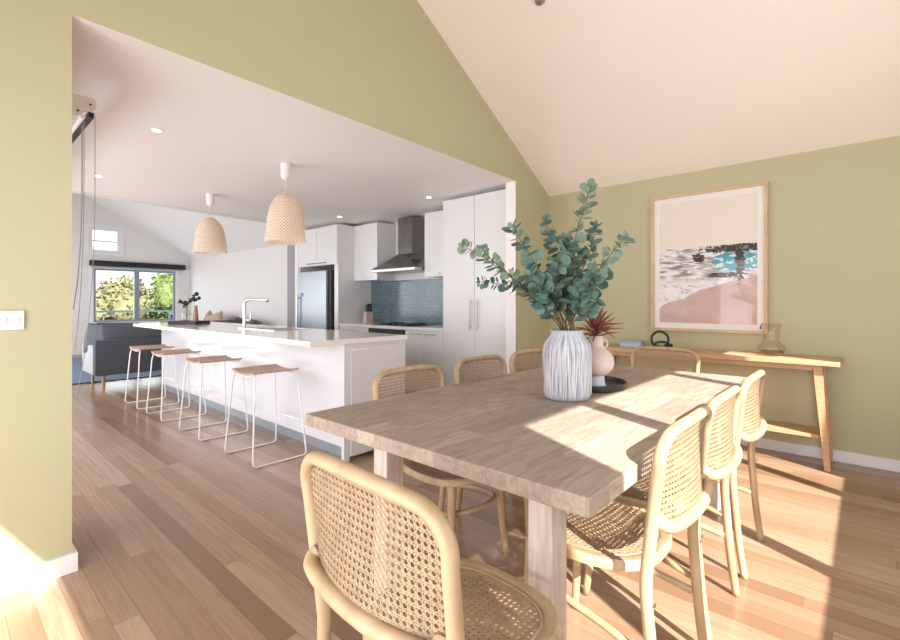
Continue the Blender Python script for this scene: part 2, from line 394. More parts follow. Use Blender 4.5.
# right wall with the window the sun comes through
WY0, WY1, WZ0, WZ1 = .345, 3.65, .865, 2.33
b = MB()
b.prism([(YN, 0), (WY0, 0), (WY0, roof(WY0)), (YN, roof(YN))], .12, 'x', XR)
b.prism([(WY1, 0), (YB, 0), (YB, roof(YB)), (WY1, roof(WY1))], .12, 'x', XR)
b.prism([(WY0, 0), (WY1, 0), (WY1, WZ0), (WY0, WZ0)], .12, 'x', XR)
b.prism([(WY0, WZ1), (WY1, WZ1), (WY1, roof(WY1)), (YR, ZR), (WY0, roof(WY0))], .12, 'x', XR)
struct(b.build('wall_right', M_green))
b = MB()
for y in (WY0 + .02, .925, 2.08, 3.22, WY1 - .02): b.box(XR + .03, XR + .08, y - .045, y + .045, WZ0, WZ1)
b.box(XR + .03, XR + .08, WY0, WY1, WZ0, WZ0 + .03); b.box(XR + .03, XR + .08, WY0, WY1, WZ1 - .03, WZ1)
struct(b.build('window_1', M_bpaint))
# rear wall, behind the camera, with a wide sliding door
RX0, RX1, RZ1 = -2.2, .96, 2.03
b = MB()
b.box(XO2, RX0, YN - .12, YN, 0, RZ1); b.box(RX1, XR + .12, YN - .12, YN, 0, RZ1); b.box(XO2, XR + .12, YN - .12, YN, RZ1, roof(YN))
struct(b.build('wall_front', M_green))
b = MB(); b.box(RX0, RX1, YN - .08, YN - .03, RZ1 - .03, RZ1)
for x in (RX0 + .03, RX1 - .03): b.box(x - .03, x + .03, YN - .08, YN - .03, 0, RZ1 - .03)
struct(b.build('door_2', M_bpaint))
# vaulted ceiling over the dining room
struct(MB().prism([(YL, ZE), (YR, ZR), (YN - .12, roof(YN - .12)), (YN - .12, roof(YN - .12) + .12), (YR, ZR + .14), (YL + .12, ZE + .06), (YL + .12, ZE)], XR + .12 - XO2, 'x', XO2).build('ceiling', M_ceil))
# flat kitchen ceiling (very slightly falling away), and vault over the lounge
def kz(x, y): return 2.440 + .010 * (x - XO) - .017 * (y - 3.924)
b = MB()
c4 = [(XO2, .2), (XO2, YB), (XK, YB), (XK, .2)]
lo = [b.bm.verts.new((x, y, kz(x, y))) for x, y in c4]; hi = [b.bm.verts.new((x, y, kz(x, y) + .1)) for x, y in c4]
b.bm.faces.new(lo); b.bm.faces.new(hi[::-1])
for i in range(4): b.bm.faces.new((lo[i], hi[i], hi[(i + 1) % 4], lo[(i + 1) % 4]))
struct(b.build('ceiling_kitchen', M_kceil))
struct(MB().prism([(YL, ZE - .03), (YR, ZR), (-1.3, roof(-1.3)), (-1.3, roof(-1.3) + .12), (YR, ZR + .14), (YL + .12, ZE + .08), (YL + .12, ZE - .03)], XK - XF + .1, 'x', XF - .1).build('ceiling_lounge', M_kceil))
struct(MB().prism([(.2, 2.46), (YB, 2.36), (YB, 2.44), (YR, ZR), (.2, roof(.2))], .1, 'x', XK).build('wall_bulkhead', M_white))
# kitchen / lounge outer side wall with big glass doors (left of the view, behind the green wall)
YS = .30
b = MB()
b.box(XF - .1, -12.9, YS - .12, YS, 0, 3.6); b.box(-7.4, -6.9, YS - .12, YS, 0, 3.6); b.box(-3.25, XO2, YS - .12, YS, 0, 3.6)
b.box(-12.9, -3.25, YS - .12, YS, 2.15, 3.6)
struct(b.build('wall_side', M_white))
for i, (x0, x1) in enumerate(((-12.9, -7.4), (-6.9, -3.25))):
    b = MB()
    n = 3
    for k in range(n + 1):
        x = x0 + (x1 - x0) * k / n; b.box(max(x0, x - .035), min(x1, x + .035), YS - .08, YS - .04, 0, 2.15)
    b.box(x0, x1, YS - .08, YS - .04, 0, .05); b.box(x0, x1, YS - .08, YS - .04, 2.1, 2.15)
    d = struct(b.build('door_%d' % (i + 3), M_bpaint))
# far wall with two windows
b = MB()
wins = [(2.49, 4.24, .74, 2.03), (2.42, 3.02, 2.42, 2.99)]
b.prism([(-1.3, 0), (2.42, 0), (2.42, roof(2.42)), (YR, ZR), (-1.3, roof(-1.3))], .12, 'x', XF - .12)
b.prism([(4.24, 0), (YB, 0), (YB, roof(YB)), (4.24, roof(4.24))], .12, 'x', XF - .12)
b.prism([(2.42, 0), (4.24, 0), (4.24, .74), (2.42, .74)], .12, 'x', XF - .12)
b.prism([(2.42, .74), (2.49, .74), (2.49, 2.03), (2.42, 2.03)], .12, 'x', XF - .12)
b.prism([(2.42, 2.03), (4.24, 2.03), (4.24, 2.42), (2.42, 2.42)], .12, 'x', XF - .12)
b.prism([(3.02, 2.42), (4.24, 2.42), (4.24, roof(4.24)), (3.02, roof(3.02))], .12, 'x', XF - .12)
b.prism([(2.42, 2.99), (3.02, 2.99), (3.02, roof(3.02)), (2.42, roof(2.42))], .12, 'x', XF - .12)
struct(b.build('wall_far', M_white))
def window(name, y0, y1, z0, z1, bars_y, bars_z, fm, fw, trim):
    b = MB(); x0, x1 = XF - .07, XF - .02
    b.box(x0, x1, y0, y0 + fw, z0, z1); b.box(x0, x1, y1 - fw, y1, z0, z1); b.box(x0, x1, y0 + fw, y1 - fw, z0, z0 + fw); b.box(x0, x1, y0 + fw, y1 - fw, z1 - fw, z1)
    for y, wd in bars_y: b.box(x0, x1 + .01, y - wd / 2, y + wd / 2, z0 + fw, z1 - fw)
    for z, wd in bars_z: b.box(x0, x1, y0 + fw, y1 - fw, z - wd / 2, z + wd / 2)
    f = struct(b.build(name, fm))
    p = MB().box(XF - .05, XF - .044, y0 + fw / 2, y1 - fw / 2, z0 + fw / 2, z1 - fw / 2).build('pane', M_pane, f)
    b = MB(); t = .075
    b.box(XF, XF + .02, y0 - t, y1 + t, z1, z1 + t); b.box(XF, XF + .02, y0 - t, y0, z0 - t, z1); b.box(XF, XF + .02, y1, y1 + t, z0 - t, z1); b.box(XF, XF + .02, y0, y1, z0 - t, z0)
    b.build('architrave', M_skirt, f)
    return f
window('window_2', 2.49, 4.24, .74, 2.03, [(3.37, .11)], [], M_bpaint, .05, True)
window('window_3', 2.42, 3.02, 2.42, 2.99, [], [(2.68, .03)], M_skirt, .05, True)
# skirtings
b = MB()
b.box(XO, XO + .018, YN, .408, 0, .082); b.box(XO2 - .018, XO + .018, .408, .426, 0, .082)
struct(b.build('baseboard_left', M_skirt))
struct(MB().box(XO, XR, YB - .016, YB, 0, .082).build('baseboard_back', M_skirt))
struct(MB().box(XO, XO + .018, 3.924, YB - .016, 0, .082).build('baseboard_right', M_skirt))
# nib wall beside the fridge, with a darker grey pillar block next to it
struct(MB().box(-7.0, -6.9, 3.95, YB, 0, 2.36).build('wall_nib', M_white))
struct(MB().box(-7.30, -7.0, 3.98, YB, 0, 2.345).build('trim_1', mat('pillar_grey', (.30, .30, .32), .5)))

# ================================================================== KITCHEN
def handle(x0, x1, y, z, parent, vertical=False, z1=None, m=M_steel):
    b = MB()
    if vertical:
        b.tube([(x0, y - .03, z), (x0, y - .03, z1)], .006, 8)
        b.tube([(x0, y, z + .03), (x0, y - .03, z + .03)], .005, 6); b.tube([(x0, y, z1 - .03), (x0, y - .03, z1 - .03)], .005, 6)
    else:
        b.box(x0, x1, y - .028, y - .018, z - .005, z + .005); b.box(x0, x0 + .01, y - .018, y, z - .005, z + .005); b.box(x1 - .01, x1, y - .018, y, z - .005, z + .005)
    return b.build('handle', m, parent)
def local(o, loc):  # children built in world coordinates below an empty at loc
    o.location = Vector(o.location) - Vector(loc)
def W(root):  # parent keep-world helper
    for ch in root.children: ch.location = Vector(ch.location) - Vector(root.location)

# pantry
t = thing('pantry_cabinet', 'tall white two-door pantry cabinet with long vertical steel handles beside the wide opening', 'cabinet', (-3.25, 4.2, 0))
MB().box(-3.715, -2.775, 4.01, YB - .001, 0, 2.395).build('body', M_cab, t)
for x0, x1, hx in ((-3.713, -3.243, -3.285), (-3.237, -2.776, -3.185)):
    d = MB().box(x0, x1, 3.99, 4.008, .1, 2.393, .002).build('door', M_cab, t)
    handle(hx, 0, 3.99, .90, d, True, 1.24)
W(t)
# fridge surround
t = thing('fridge_cabinet', 'white cabinet built over and around the fridge, with two overhead doors', 'cabinet', (-6.3, 4.2, 0))
b = MB(); b.box(-5.90, -5.802, 3.97, YB - .001, 0, 2.365); b.box(-6.899, -6.87, 3.97, YB - .001, 0, 2.365); b.box(-6.87, -5.90, 4.0, YB - .001, 1.78, 2.365)
b.build('body', M_cab, t)
for x0, x1, h in ((-6.89, -6.35, 1), (-6.344, -5.81, 0)):
    d = MB().box(x0, x1, 3.95, 3.968, 1.775, 2.36, .002).build('door', M_cab, t)
    handle(*((x1 - .26, x1 - .03) if h else (x0 + .03, x0 + .26)), 3.95, 1.81, d, m=M_dark)
W(t)
t = thing('refrigerator', 'stainless steel fridge standing in the white recess left of the kitchen bench', 'fridge', (-6.35, 4.2, 0))
MB().box(-6.84, -5.96, 3.95, YB - .03, .02, 1.70).build('body', M_dark, t)
d = MB().box(-6.835, -6.02, 3.90, 3.948, .08, 1.69, .006).build('door', M_steel2, t)
b = MB(); b.tube([(-6.77, 3.86, .72), (-6.77, 3.86, 1.34)], .014, 10); b.box(-6.78, -6.76, 3.86, 3.90, .76, .79); b.box(-6.78, -6.76, 3.86, 3.90, 1.27, 1.30); b.build('handle', M_steel, d)
MB().lathe([(0, 0), (.028, 0), (.028, .006), (0, .006)], 16).xf(Matrix.Rotation(radians(90), 4, 'X')).build('magnet', mat('blue_plastic', (.05, .32, .6), .4), t, loc=(-6.68, 3.899, 1.335))['label'] = 'small bright blue magnet'
MB().box(-6.80, -6.0, 3.93, YB - .05, 0, .02).build('foot', M_black, t)
W(t)
# base run
def base_unit(x0, x1, label, kind):
    t = thing('base_cabinet', label, 'cabinet', ((x0 + x1) / 2, 4.2, 0))
    MB().box(x0, x1, 4.01, YB - .001, .1, .858).build('body', M_cab, t)
    MB().box(x0, x1, 4.05, YB - .001, 0, .1).build('kickboard', M_kick, t)
    if kind == 'drawers':
        for z0, z1 in ((.105, .48), (.485, .855)):
            d = MB().box(x0 + .002, x1 - .002, 3.99, 4.008, z0, z1, .002).build('drawer', M_cab, t)
            handle(x0 + .12, x1 - .25, 3.99, z1 - .035, d)
    else:
        xm = (x0 + x1) / 2
        for a, c, h in ((x0 + .002, xm - .002, 1), (xm + .002, x1 - .002, 0)):
            d = MB().box(a, c, 3.99, 4.008, .105, .855, .002).build('door', M_cab, t)
            handle(*((c - .2, c - .03) if h else (a + .03, a + .2)), 3.99, .82, d)
    W(t)
base_unit(-5.80, -5.12, 'white base cabinet with drawers between the fridge and the oven', 'drawers')
base_unit(-4.37, -3.717, 'white two-door base cabinet between the oven and the tall pantry', 'doors')
t = thing('oven', 'black built-in oven under the kitchen bench below the range hood', 'oven', (-4.74, 4.2, 0))
MB().box(-5.118, -4.372, 4.01, YB - .001, .1, .858).build('body', M_dark, t)
d = MB().box(-5.11, -4.38, 3.985, 4.008, .12, .74, .003).build('door', mat('black_glass', (.02, .02, .022), .08), t)
handle(-5.05, -4.44, 3.985, .70, d)
MB().box(-5.11, -4.38, 3.985, 4.008, .745, .855, .002).build('control_panel', M_black, t)
MB().box(-5.118, -4.372, 4.05, YB - .001, 0, .1).build('kickboard', M_kick, t)
W(t)
tag(MB().box(-5.80, -3.717, 3.975, YB - .001, .86, .90, .003).build('kitchen_worktop', M_stone), 'white stone worktop along the back wall below the tiled splashback', 'worktop')
tag(MB().box(-5.80, -3.717, YB - .012, YB - .001, .901, 1.535).build('splashback', M_tile), 'blue-grey narrow tile splashback behind the kitchen bench', 'splashback')
t = thing('cooktop', 'black glass cooktop set in the bench below the hood', 'cooktop', (-4.74, 4.2, .9))
MB().box(-5.10, -4.38, 4.03, 4.53, .9005, .908, .002).build('glass_top', mat('black_glass', (.02, .02, .022), .08), t)
for x, y in ((-4.95, 4.17), (-4.95, 4.40), (-4.53, 4.17), (-4.53, 4.40)):
    MB().lathe([(.05, 0), (.085, 0), (.085, .018), (.05, .018), (.05, 0)], 20, (x, y, .909)).build('burner', M_black, t)
W(t)
def wall_cab(x0, x1, label, hx, nd=1):
    t = thing('wall_cabinet', label, 'cabinet', ((x0 + x1) / 2, 4.4, 1.54))
    MB().box(x0, x1, 4.265, YB - .013, 1.54, 2.365).build('body', M_cab, t)
    d = MB().box(x0 + .002, x1 - .002, 4.245, 4.263, 1.535, 2.36, .002).build('door', M_cab, t)
    handle(hx, hx + .17, 4.245, 1.575, d)
    W(t)
wall_cab(-5.80, -5.24, 'white wall cabinet between the fridge cabinet and the range hood', -5.55)
wall_cab(-4.28, -3.717, 'white wall cabinet between the range hood and the tall pantry', -4.16)
t = thing('range_hood', 'stainless steel pyramid range hood with a square chimney on the kitchen wall', 'hood', (-4.75, 4.4, 1.6))
hx0, hx1, hy0, hy1 = -5.20, -4.30, 4.09, YB - .013
b = MB(); b.box(-4.90, -4.61, 4.34, hy1, 1.88, 2.385); b.build('chimney', M_hood, t)
b = MB()
r0 = [b.bm.verts.new(p) for p in ((hx0, hy0, 1.665), (hx1, hy0, 1.665), (hx1, hy1, 1.665), (hx0, hy1, 1.665))]
rm = [b.bm.verts.new(p) for p in ((hx0 + .22, hy0 + .14, 1.79), (hx1 - .22, hy0 + .14, 1.79), (hx1 - .22, hy1, 1.79), (hx0 + .22, hy1, 1.79))]
r1 = [b.bm.verts.new(p) for p in ((-4.905, 4.335, 1.88), (-4.605, 4.335, 1.88), (-4.605, hy1, 1.88), (-4.905, hy1, 1.88))]
for A, B in ((r0, rm), (rm, r1)):
    for i in range(4): b.bm.faces.new((A[i], A[(i + 1) % 4], B[(i + 1) % 4], B[i]))
b.bm.faces.new(r0[::-1]); b.bm.faces.new(r1)
b.build('canopy', M_hood, t)
MB().box(hx0, hx1, hy0, hy1, 1.625, 1.664, .003).build('rim', M_steel, t)
W(t)
# knife block and pepper mill on the bench
t = thing('knife_block', 'pale wooden knife block with dark handled knives at the left end of the bench', 'knife block', (-5.56, 4.33, .9))
MB().box(-.04, .04, -.06, .06, .0005, .17, .004).build('block', mat('blush_beech', (.62, .48, .42), .5, var=.1), t)
for k, (x, y) in enumerate(((-.024, .03), (0.0, .03), (.024, .03), (-.013, -.02), (.016, -.02))):
    MB().box(x - .009, x + .009, y - .014, y + .014, .171, .29 - .02 * (k % 2), .003).build('knife', M_dark, t)
t = thing('pepper_mill', 'tall black pepper mill on the bench against the pantry side', 'pepper mill', (-3.80, 4.2, .9))
MB().lathe([(0, .0005), (.032, .0005), (.034, .02), (.024, .07), (.03, .15), (.022, .19), (.03, .21)], 20).build('body', M_black, t, True)
MB().lathe([(.0, .211), (.03, .211), (.033, .235), (.02, .262), (0, .268)], 20).build('knob', M_black, t, True)

# island
t = thing('kitchen_island', 'long glossy white kitchen island base with a grey recessed kickboard', 'kitchen island', (-5.0, 2.3, 0))
MB().box(-7.18, -2.925, 2.085, 2.62, .105, .889).build('body', M_isl, t)
MB().box(-7.18, -2.99, 2.12, 2.58, 0, .105).build('kickboard', M_kick, t)
n = 5
for k in range(n):
    a = -7.18 + (4.22) * k / n; c = -7.18 + 4.22 * (k + 1) / n
    MB().box(a + .001, c - .001, 2.065, 2.083, .105, .889, .0015).build('side_panel', M_isl, t)
MB().box(-2.958, -2.92, 2.05, 2.10, 0, .889, .001).build('corner_post', M_isl, t)
d = MB().box(-2.923, -2.905, 2.103, 2.60, .04, .86, .002).build('door', M_isl, t)
MB().box(-2.905, -2.895, 2.12, 2.26, .838, .848).build('handle', M_skirt, d)
MB().box(-2.958, -2.91, 2.603, 2.66, 0.0, .889, .001).build('end_panel', M_isl, t)
MB().box(-5.4, -2.96, 2.625, 2.655, .1, .87).build('dishwasher_front', M_dark, t)['label'] = 'dark appliance front'
W(t)
tag(MB().box(-7.25, -2.9, 1.75, 2.675, .89, .93, .004).build('island_worktop', M_stone), 'white stone worktop of the kitchen island, overhanging towards the stools', 'worktop')
t = thing('sink', 'stainless steel sink with drainer set into the island worktop beside the tap', 'sink', (-4.65, 2.38, .93))
b = MB()
for x0, x1, y0, y1 in ((-.40, .40, -.20, -.185), (-.40, .40, .185, .20), (-.40, -.385, -.185, .185), (.385, .40, -.185, .185), (-.01, .01, -.185, .185)):
    b.box(x0, x1, y0, y1, .0005, .006)
b.build('rim', M_chrome, t)
MB().box(-.385, -.01, -.185, .185, .0004, .0025).build('drainer', M_steel, t)
MB().box(.01, .385, -.185, .185, .0004, .0015).build('bowl', mat('shaded_steel', (.22, .22, .23), .3, metal=.8), t)
t = thing('tap', 'tall chrome kitchen mixer tap with square spout on the island', 'tap', (-5.16, 2.30, .93))
b = MB(); b.tube(sm_path([(0, 0, .0005), (0, 0, .1), (0, 0, .22), (0, .0, .27), (.03, .03, .305), (.09, .08, .308)], 5), .017, 12)
b.build('column', M_chrome, t, True)
MB().tube([(.06, .055, .308), (.21, .17, .305)], .016, 12).build('spout', M_chrome, t, 'auto')
MB().tube([(.205, .165, .305), (.205, .165, .28)], .013, 10).build('nozzle', M_dark, t, 'auto')
MB().tube([(.0, .0, .08), (.05, .045, .08)], .02, 12).tube([(.05, .045, .08), (.055, .05, .15)], .006, 8).build('lever', M_chrome, t, 'auto')

# tray on the island
t = thing('serving_tray', 'black oblong tray at the far end of the island worktop', 'tray', (-6.45, 2.17, .93), radians(30))
b = MB(); b.box(-.19, .19, -.12, .12, .0005, .012, .003)
b.box(-.2, .2, -.13, -.12, .0005, .042); b.box(-.2, .2, .12, .13, .0005, .042); b.box(-.2, -.19, -.12, .12, .0005, .042); b.box(.19, .2, -.12, .12, .0005, .042)
b.build('base', M_trayb, t)
t = thing('glass_bottle_vase', 'clear glass bottle vase standing on the black island tray', 'vase', (-6.50, 2.155, .943))
MB().lathe([(0, .0), (.05, .0), (.058, .02), (.06, .10), (.045, .15), (.025, .18), (.022, .22), (.028, .235), (.024, .235), (.018, .22), (.021, .18), (.041, .15), (.055, .10), (.053, .02), (.04, .006), (0, .006)], 24).build('body', M_clear, t, True)
def leafy(parent, stems, leafn, size, m, name='foliage'):
    b = MB()
    for st in stems:
        pts = sm_path(st, 5)
        for i in range(leafn):
            p = pts[min(len(pts) - 1, int((.35 + .65 * i / leafn) * len(pts)))]
            add_leaf(b, p, random_dir(), size * random.uniform(.7, 1.1))
    return b.build(name, m, parent, True, fix=False)
def random_dir():
    v = Vector((random.uniform(-1, 1), random.uniform(-1, 1), random.uniform(-.3, 1))); return v.normalized()
def add_leaf(b, p, d, s, wid=.5, seg=10, cup=.15, n=None):
    d = d.normalized(); up = n if n is not None else Vector((random.uniform(-1, 1), random.uniform(-1, 1), random.uniform(-1, 1)))
    side = d.cross(up)
    if side.length < .05: side = d.cross(Vector((1, 0, .3)))
    side.normalize(); nn = side.cross(d).normalized()
    c = b.bm.verts.new(p + d * s * .5 - nn * s * cup * .5)
    rim = []
    for k in range(seg):
        a = 2 * pi * k / seg
        rim.append(b.bm.verts.new(p + d * s * (.5 - .5 * cos(a)) + side * s * wid * sin(a)))
    for k in range(seg): b.bm.faces.new((c, rim[k], rim[(k + 1) % seg]))
t2 = thing('dark_foliage_sprig', 'dark green leafy sprig standing in the glass bottle vase on the island', 'plant', (-6.50, 2.155, .95))
st = [[(0, 0, .01), (.01, .0, .2), (.06, .03, .30), (.14, .08, .36)], [(0, 0, .01), (0, 0, .2), (-.05, -.02, .25), (-.11, -.04, .26)], [(0, 0, .01), (.01, .01, .22), (.07, .07, .28), (.10, .11, .29)]]
b = MB()
for s_ in st: b.tube(sm_path(s_, 4), .003, 5)
b.build('stem', M_stem, t2)
leafy(t2, st, 12, .055, M_darkleaf)
t = thing('wooden_bottle_vase', 'slim brown wooden bottle standing beside the glass vase on the island tray', 'vase', (-6.36, 2.215, .943))
MB().lathe([(0, 0), (.032, 0), (.034, .02), (.026, .14), (.018, .2), (.02, .225), (0, .225)], 20).build('body', mat('walnut_bottle', (.36, .20, .13), .5, var=.2), t, True)

# stools
def make_stool():
    t = thing('bar_stool', 'x', 'stool', (0, 0, 0), 0, 'timber and white wire bar stools along the island')
    b = MB(); nx, ny = 12, 6; g = []
    for zz in (0, 1):
        for i in range(nx + 1):
            for j in range(ny + 1):
                x = -.185 + .37 * i / nx; y = -.185 + .37 * j / ny
                z = .652 + .020 * (abs(x) / .185) ** 2 + .010 * (1 - (abs(y) / .185) ** 2) * 0 + (.014 if zz else 0)
                g.append(b.bm.verts.new((x * (1 - .03 * (abs(y) / .185) ** 3), y, z)))
    A = lambda zz, i, j: g[zz * (nx + 1) * (ny + 1) + i * (ny + 1) + j]
    for i in range(nx):
        for j in range(ny):
            b.bm.faces.new((A(1, i, j), A(1, i + 1, j), A(1, i + 1, j + 1), A(1, i, j + 1))); b.bm.faces.new((A(0, i, j), A(0, i, j + 1), A(0, i + 1, j + 1), A(0, i + 1, j)))
    for i in range(nx):
        b.bm.faces.new((A(0, i, 0), A(0, i + 1, 0), A(1, i + 1, 0), A(1, i, 0))); b.bm.faces.new((A(0, i, ny), A(1, i, ny), A(1, i + 1, ny), A(0, i + 1, ny)))
    for j in range(ny):
        b.bm.faces.new((A(0, 0, j), A(1, 0, j), A(1, 0, j + 1), A(0, 0, j + 1))); b.bm.faces.new((A(0, nx, j), A(0, nx, j + 1), A(1, nx, j + 1), A(1, nx, j)))
    b.build('seat', M_stool, t, 'auto')
    for sx in (-1, 1):
        b = MB()
        path = [(sx * .172, -.165, .650), (sx * .188, -.175, .60), (sx * .24, -.212, .05)]
        arc = [(sx * .243, -.210, .022), (sx * .245, -.19, .0075), (sx * .245, .19, .0075), (sx * .243, .210, .022)]
        b.tube([*path, *arc, (sx * .24, .212, .05), (sx * .188, .175, .60), (sx * .172, .165, .650)], .0065, 8)
        l = b.build('side_frame', M_wire, t, 'auto')
        MB().box(sx * .245 - .01, sx * .245 + .01, -.17, -.14, .0001, .0012).build('foot_pad', M_dark, l)
    for y in (-.165, .165):
        MB().tube([(x, y, .643 + .020 * (x / .172) ** 2) for x in [(-.172 + .344 * k / 8) for k in range(9)]], .0065, 8).build('seat_rail', M_wire, t, True)
    MB().tube([(-.226, .199, .27), (.226, .199, .27)], .006, 8).build('footrest', M_wire, t, True)
    return t
s0 = make_stool()
labs = ['nearest of the four timber and white wire bar stools, closest to the dining table',
        'second nearest of the four timber and white wire bar stools at the island',
        'third of the four bar stools at the island, counting from the dining table',
        'farthest of the four bar stools at the island, in front of the grey sofa']
for k, x in enumerate((-3.54, -4.54, -5.525, -6.33)):
    if k == 0: s0.location = (x, 1.745, 0); s0['label'] = labs[0]
    else: dup(s0, (x, 1.745 - .008 * k, 0), 0, labs[k])

# pendants
def pendant(x, y, label, r, zt, zb):
    zc = kz(x, y)
    t = thing('pendant_lamp', label, 'lamp', (x, y, zb), 0, 'woven pendant lamps over the island')
    h = zt - zb
    prof = [(r, 0), (r * 1.01, .012), (r * .97, .03), (r * .93, h * .25), (r * .86, h * .5), (r * .74, h * .72), (r * .55, h * .88), (r * .32, h * .97), (.03, h)]
    inner = [(max(a - .004, .02), z - .0) for a, z in prof[::-1]]
    MB().lathe(prof + inner, 48).build('lamp_shade', M_wick, t, True)
    MB().lathe([(.036, h - .005), (.036, h + .006), (0, h + .006), (0, h - .005), (.036, h - .005)], 16).build('cap', M_cream, t)
    MB().tube([(0, 0, h), (0, 0, zc - zb - .14)], .004, 6).build('cord', M_cream, t)
    MB().lathe([(0, zc - zb - .15), (.02, zc - zb - .145), (.042, zc - zb - .12), (.042, zc - zb - .001), (0, zc - zb - .001)], 24).build('canopy', M_skirt, t, 'auto')
    MB().lathe([(0, h * .45), (.03, h * .5), (.035, h * .58), (.02, h * .7), (.015, h * .8), (0, h * .8)], 16).build('bulb', M_skirt, t, True)
pendant(-3.92, 2.12, 'nearer and larger-looking of the two woven bell pendant lamps above the island', .182, 2.19, 1.745)
pendant(-5.56, 2.09, 'farther of the two woven bell pendant lamps above the island', .180, 2.165, 1.765)

# downlights
M_led = mat('led_diffuser', (.9, .9, .9), .5, emit=(1, .93, .84), estr=9)
def downlight(x, y, z, label, tilt=0.0):
    t = thing('downlight', label, 'downlight', (x, y, z), 0, 'recessed ceiling downlights'); t.rotation_euler.x = tilt
    MB().lathe([(.030, -.001), (.044, -.001), (.044, -.006), (.030, -.004), (.030, -.001)], 24).build('ring', M_skirt, t)
    MB().lathe([(0, -.0025), (.030, -.0025), (.030, -.001), (0, -.001)], 24).build('diffuser', M_led, t)
for x, y, l in ((-3.9, 1.09, 'recessed downlight in the kitchen ceiling nearest the opening, left of the nearer pendant lamp'), (-5.67, 1.08, 'recessed downlight in the kitchen ceiling left of the farther pendant, near the hanging cords'),
                (-5.52, 3.80, 'recessed downlight in the ceiling just in front of the fridge cabinet'), (-3.80, 3.84, 'recessed downlight in the ceiling between the range hood and the pantry')):
    downlight(x, y, kz(x, y), l)
yy = 3.3
downlight(-10.5, 2.99, roof(2.99), 'small downlight in the sloping lounge ceiling near the high window', math.atan(-SL))
# fitting at the top of the dining ceiling
p = ray(540, -2, 3.2); pl = None
for k in range(400):
    q = ray(540, -1.5, 1.5 + k * .01)
    if q.z >= roof(q.y): pl = q; break
t = thing('ceiling_fitting', 'small round fitting at the top edge of the picture on the sloping dining ceiling', 'light fitting', (pl.x, pl.y, roof(pl.y))); t.rotation_euler.x = math.atan(-SL)
MB().lathe([(0, -.032), (.03, -.03), (.035, -.012), (.04, -.0005), (0, -.0005)], 20).build('cover', M_steel, t, True)

# blind track and cords beside the opening
t = thing('blind_track', 'blind track with cream end bracket and hanging grey cords beside the green wall edge', 'blind track', (-3.3, .56, 2.3))
MB().box(-6.3, -3.325, .585, .612, 2.268, 2.298).build('rail', M_black, t)
MB().tube([(-6.3, .560, 2.262), (-3.32, .560, 2.262)], .013, 12).build('tube', M_skirt, t, 'auto')
b = MB(); pts = [(.47, 2.375), (.610, 2.375), (.622, 2.355), (.618, 2.315), (.600, 2.298), (.575, 2.292), (.560, 2.285), (.545, 2.262), (.52, 2.25), (.47, 2.25)]
b.prism(pts, .01, 'x', -3.318); b.build('bracket', M_cream, t)
for y, z in ((.535, 2.285), (.592, 2.335)): MB().tube([(-3.308, y, z), (-3.303, y, z)], .006, 8).build('screw', M_dark, t)
def cord(pts, r=.003):
    MB().tube(sm_path([ray(*q) for q in pts], 6), r, 6).build('cord', M_cord, t, True)
cord([(95, 113, 2.66), (95, 160, 2.66), (94.5, 225, 2.66), (92, 280, 2.66), (87, 335, 2.66), (81, 375, 2.66), (76, 400, 2.66)], .002)
cord([(82, 125, 2.62), (82, 180, 2.62), (81, 225, 2.62), (78, 275, 2.62), (73, 310, 2.62)], .0035)
cord([(84, 121, 2.63), (84, 180, 2.63), (83, 240, 2.63), (80, 300, 2.63), (75, 350, 2.63)], .002)
W(t)

# ================================================================== LOUNGE
def cushion(b, c, sx, sy, sz, M=None, pw=2.6):
    nu, nv = 16, 16; rows = []
    top = {}; bot = {}
    for i in range(nu + 1):
        for j in range(nv + 1):
            u = -1 + 2 * i / nu; v = -1 + 2 * j / nv
            e = (1 - abs(u) ** pw) * (1 - abs(v) ** pw); e = max(e, 0) ** .45
            pin = 1 - .06 * (1 - abs(u)) * (abs(v) ** 6) ; pin2 = 1 - .06 * (1 - abs(v)) * (abs(u) ** 6)
            for d, sg in ((top, 1), (bot, -1)):
                if sg < 0 and (i in (0, nu) or j in (0, nv)): bot[i, j] = top[i, j]; continue
                p = Vector((u * sx * pin2, v * sy * pin, sg * e * sz))
                if M is not None: p = M @ p
                d[i, j] = b.bm.verts.new(Vector(c) + p)
    for i in range(nu):
        for j in range(nv):
            b.bm.faces.new((top[i, j], top[i + 1, j], top[i + 1, j + 1], top[i, j + 1])); b.bm.faces.new((bot[i, j], bot[i, j + 1], bot[i + 1, j + 1], bot[i + 1, j]))
t = thing('sofa', 'charcoal sofa seen from behind at the far end of the island', 'sofa', (-8.3, 2.6, 0))
MB().box(-8.02, -7.87, 1.46, 3.75, .19, .68, .02).build('backrest', M_grey, t, 'auto')
MB().box(-8.72, -8.025, 1.46, 1.62, .19, .60, .02).build('armrest', M_lgrey, t, 'auto')['label'] = 'armrest coloured paler for the window light on it'  # paler colour stands in for window light falling on this arm
MB().box(-8.72, -8.025, 3.59, 3.75, .19, .60, .02).build('armrest', M_grey, t, 'auto')
MB().box(-8.72, -8.025, 1.63, 3.58, .19, .42, .03).build('seat', M_grey, t, 'auto')
for x in (-7.95, -8.62):
    for y in (1.57, 3.65): MB().tube([(x, y, .0005), (x, y, .188)], [.018, .026], 12).build('leg', mat('oak_leg', (.42, .26, .14), .5), t, 'auto')
W(t)
def loose(name, lab, m, c, sx, sy, sz, rx, ry, rz, cat='cushion', grp=None):
    b = MB(); M = Matrix.Rotation(rz, 4, 'Z') @ Matrix.Rotation(ry, 4, 'Y') @ Matrix.Rotation(rx, 4, 'X')
    cushion(b, (0, 0, 0), sx, sy, sz, M)
    return tag(b.build(name, m, None, True, loc=c), lab, cat, grp)
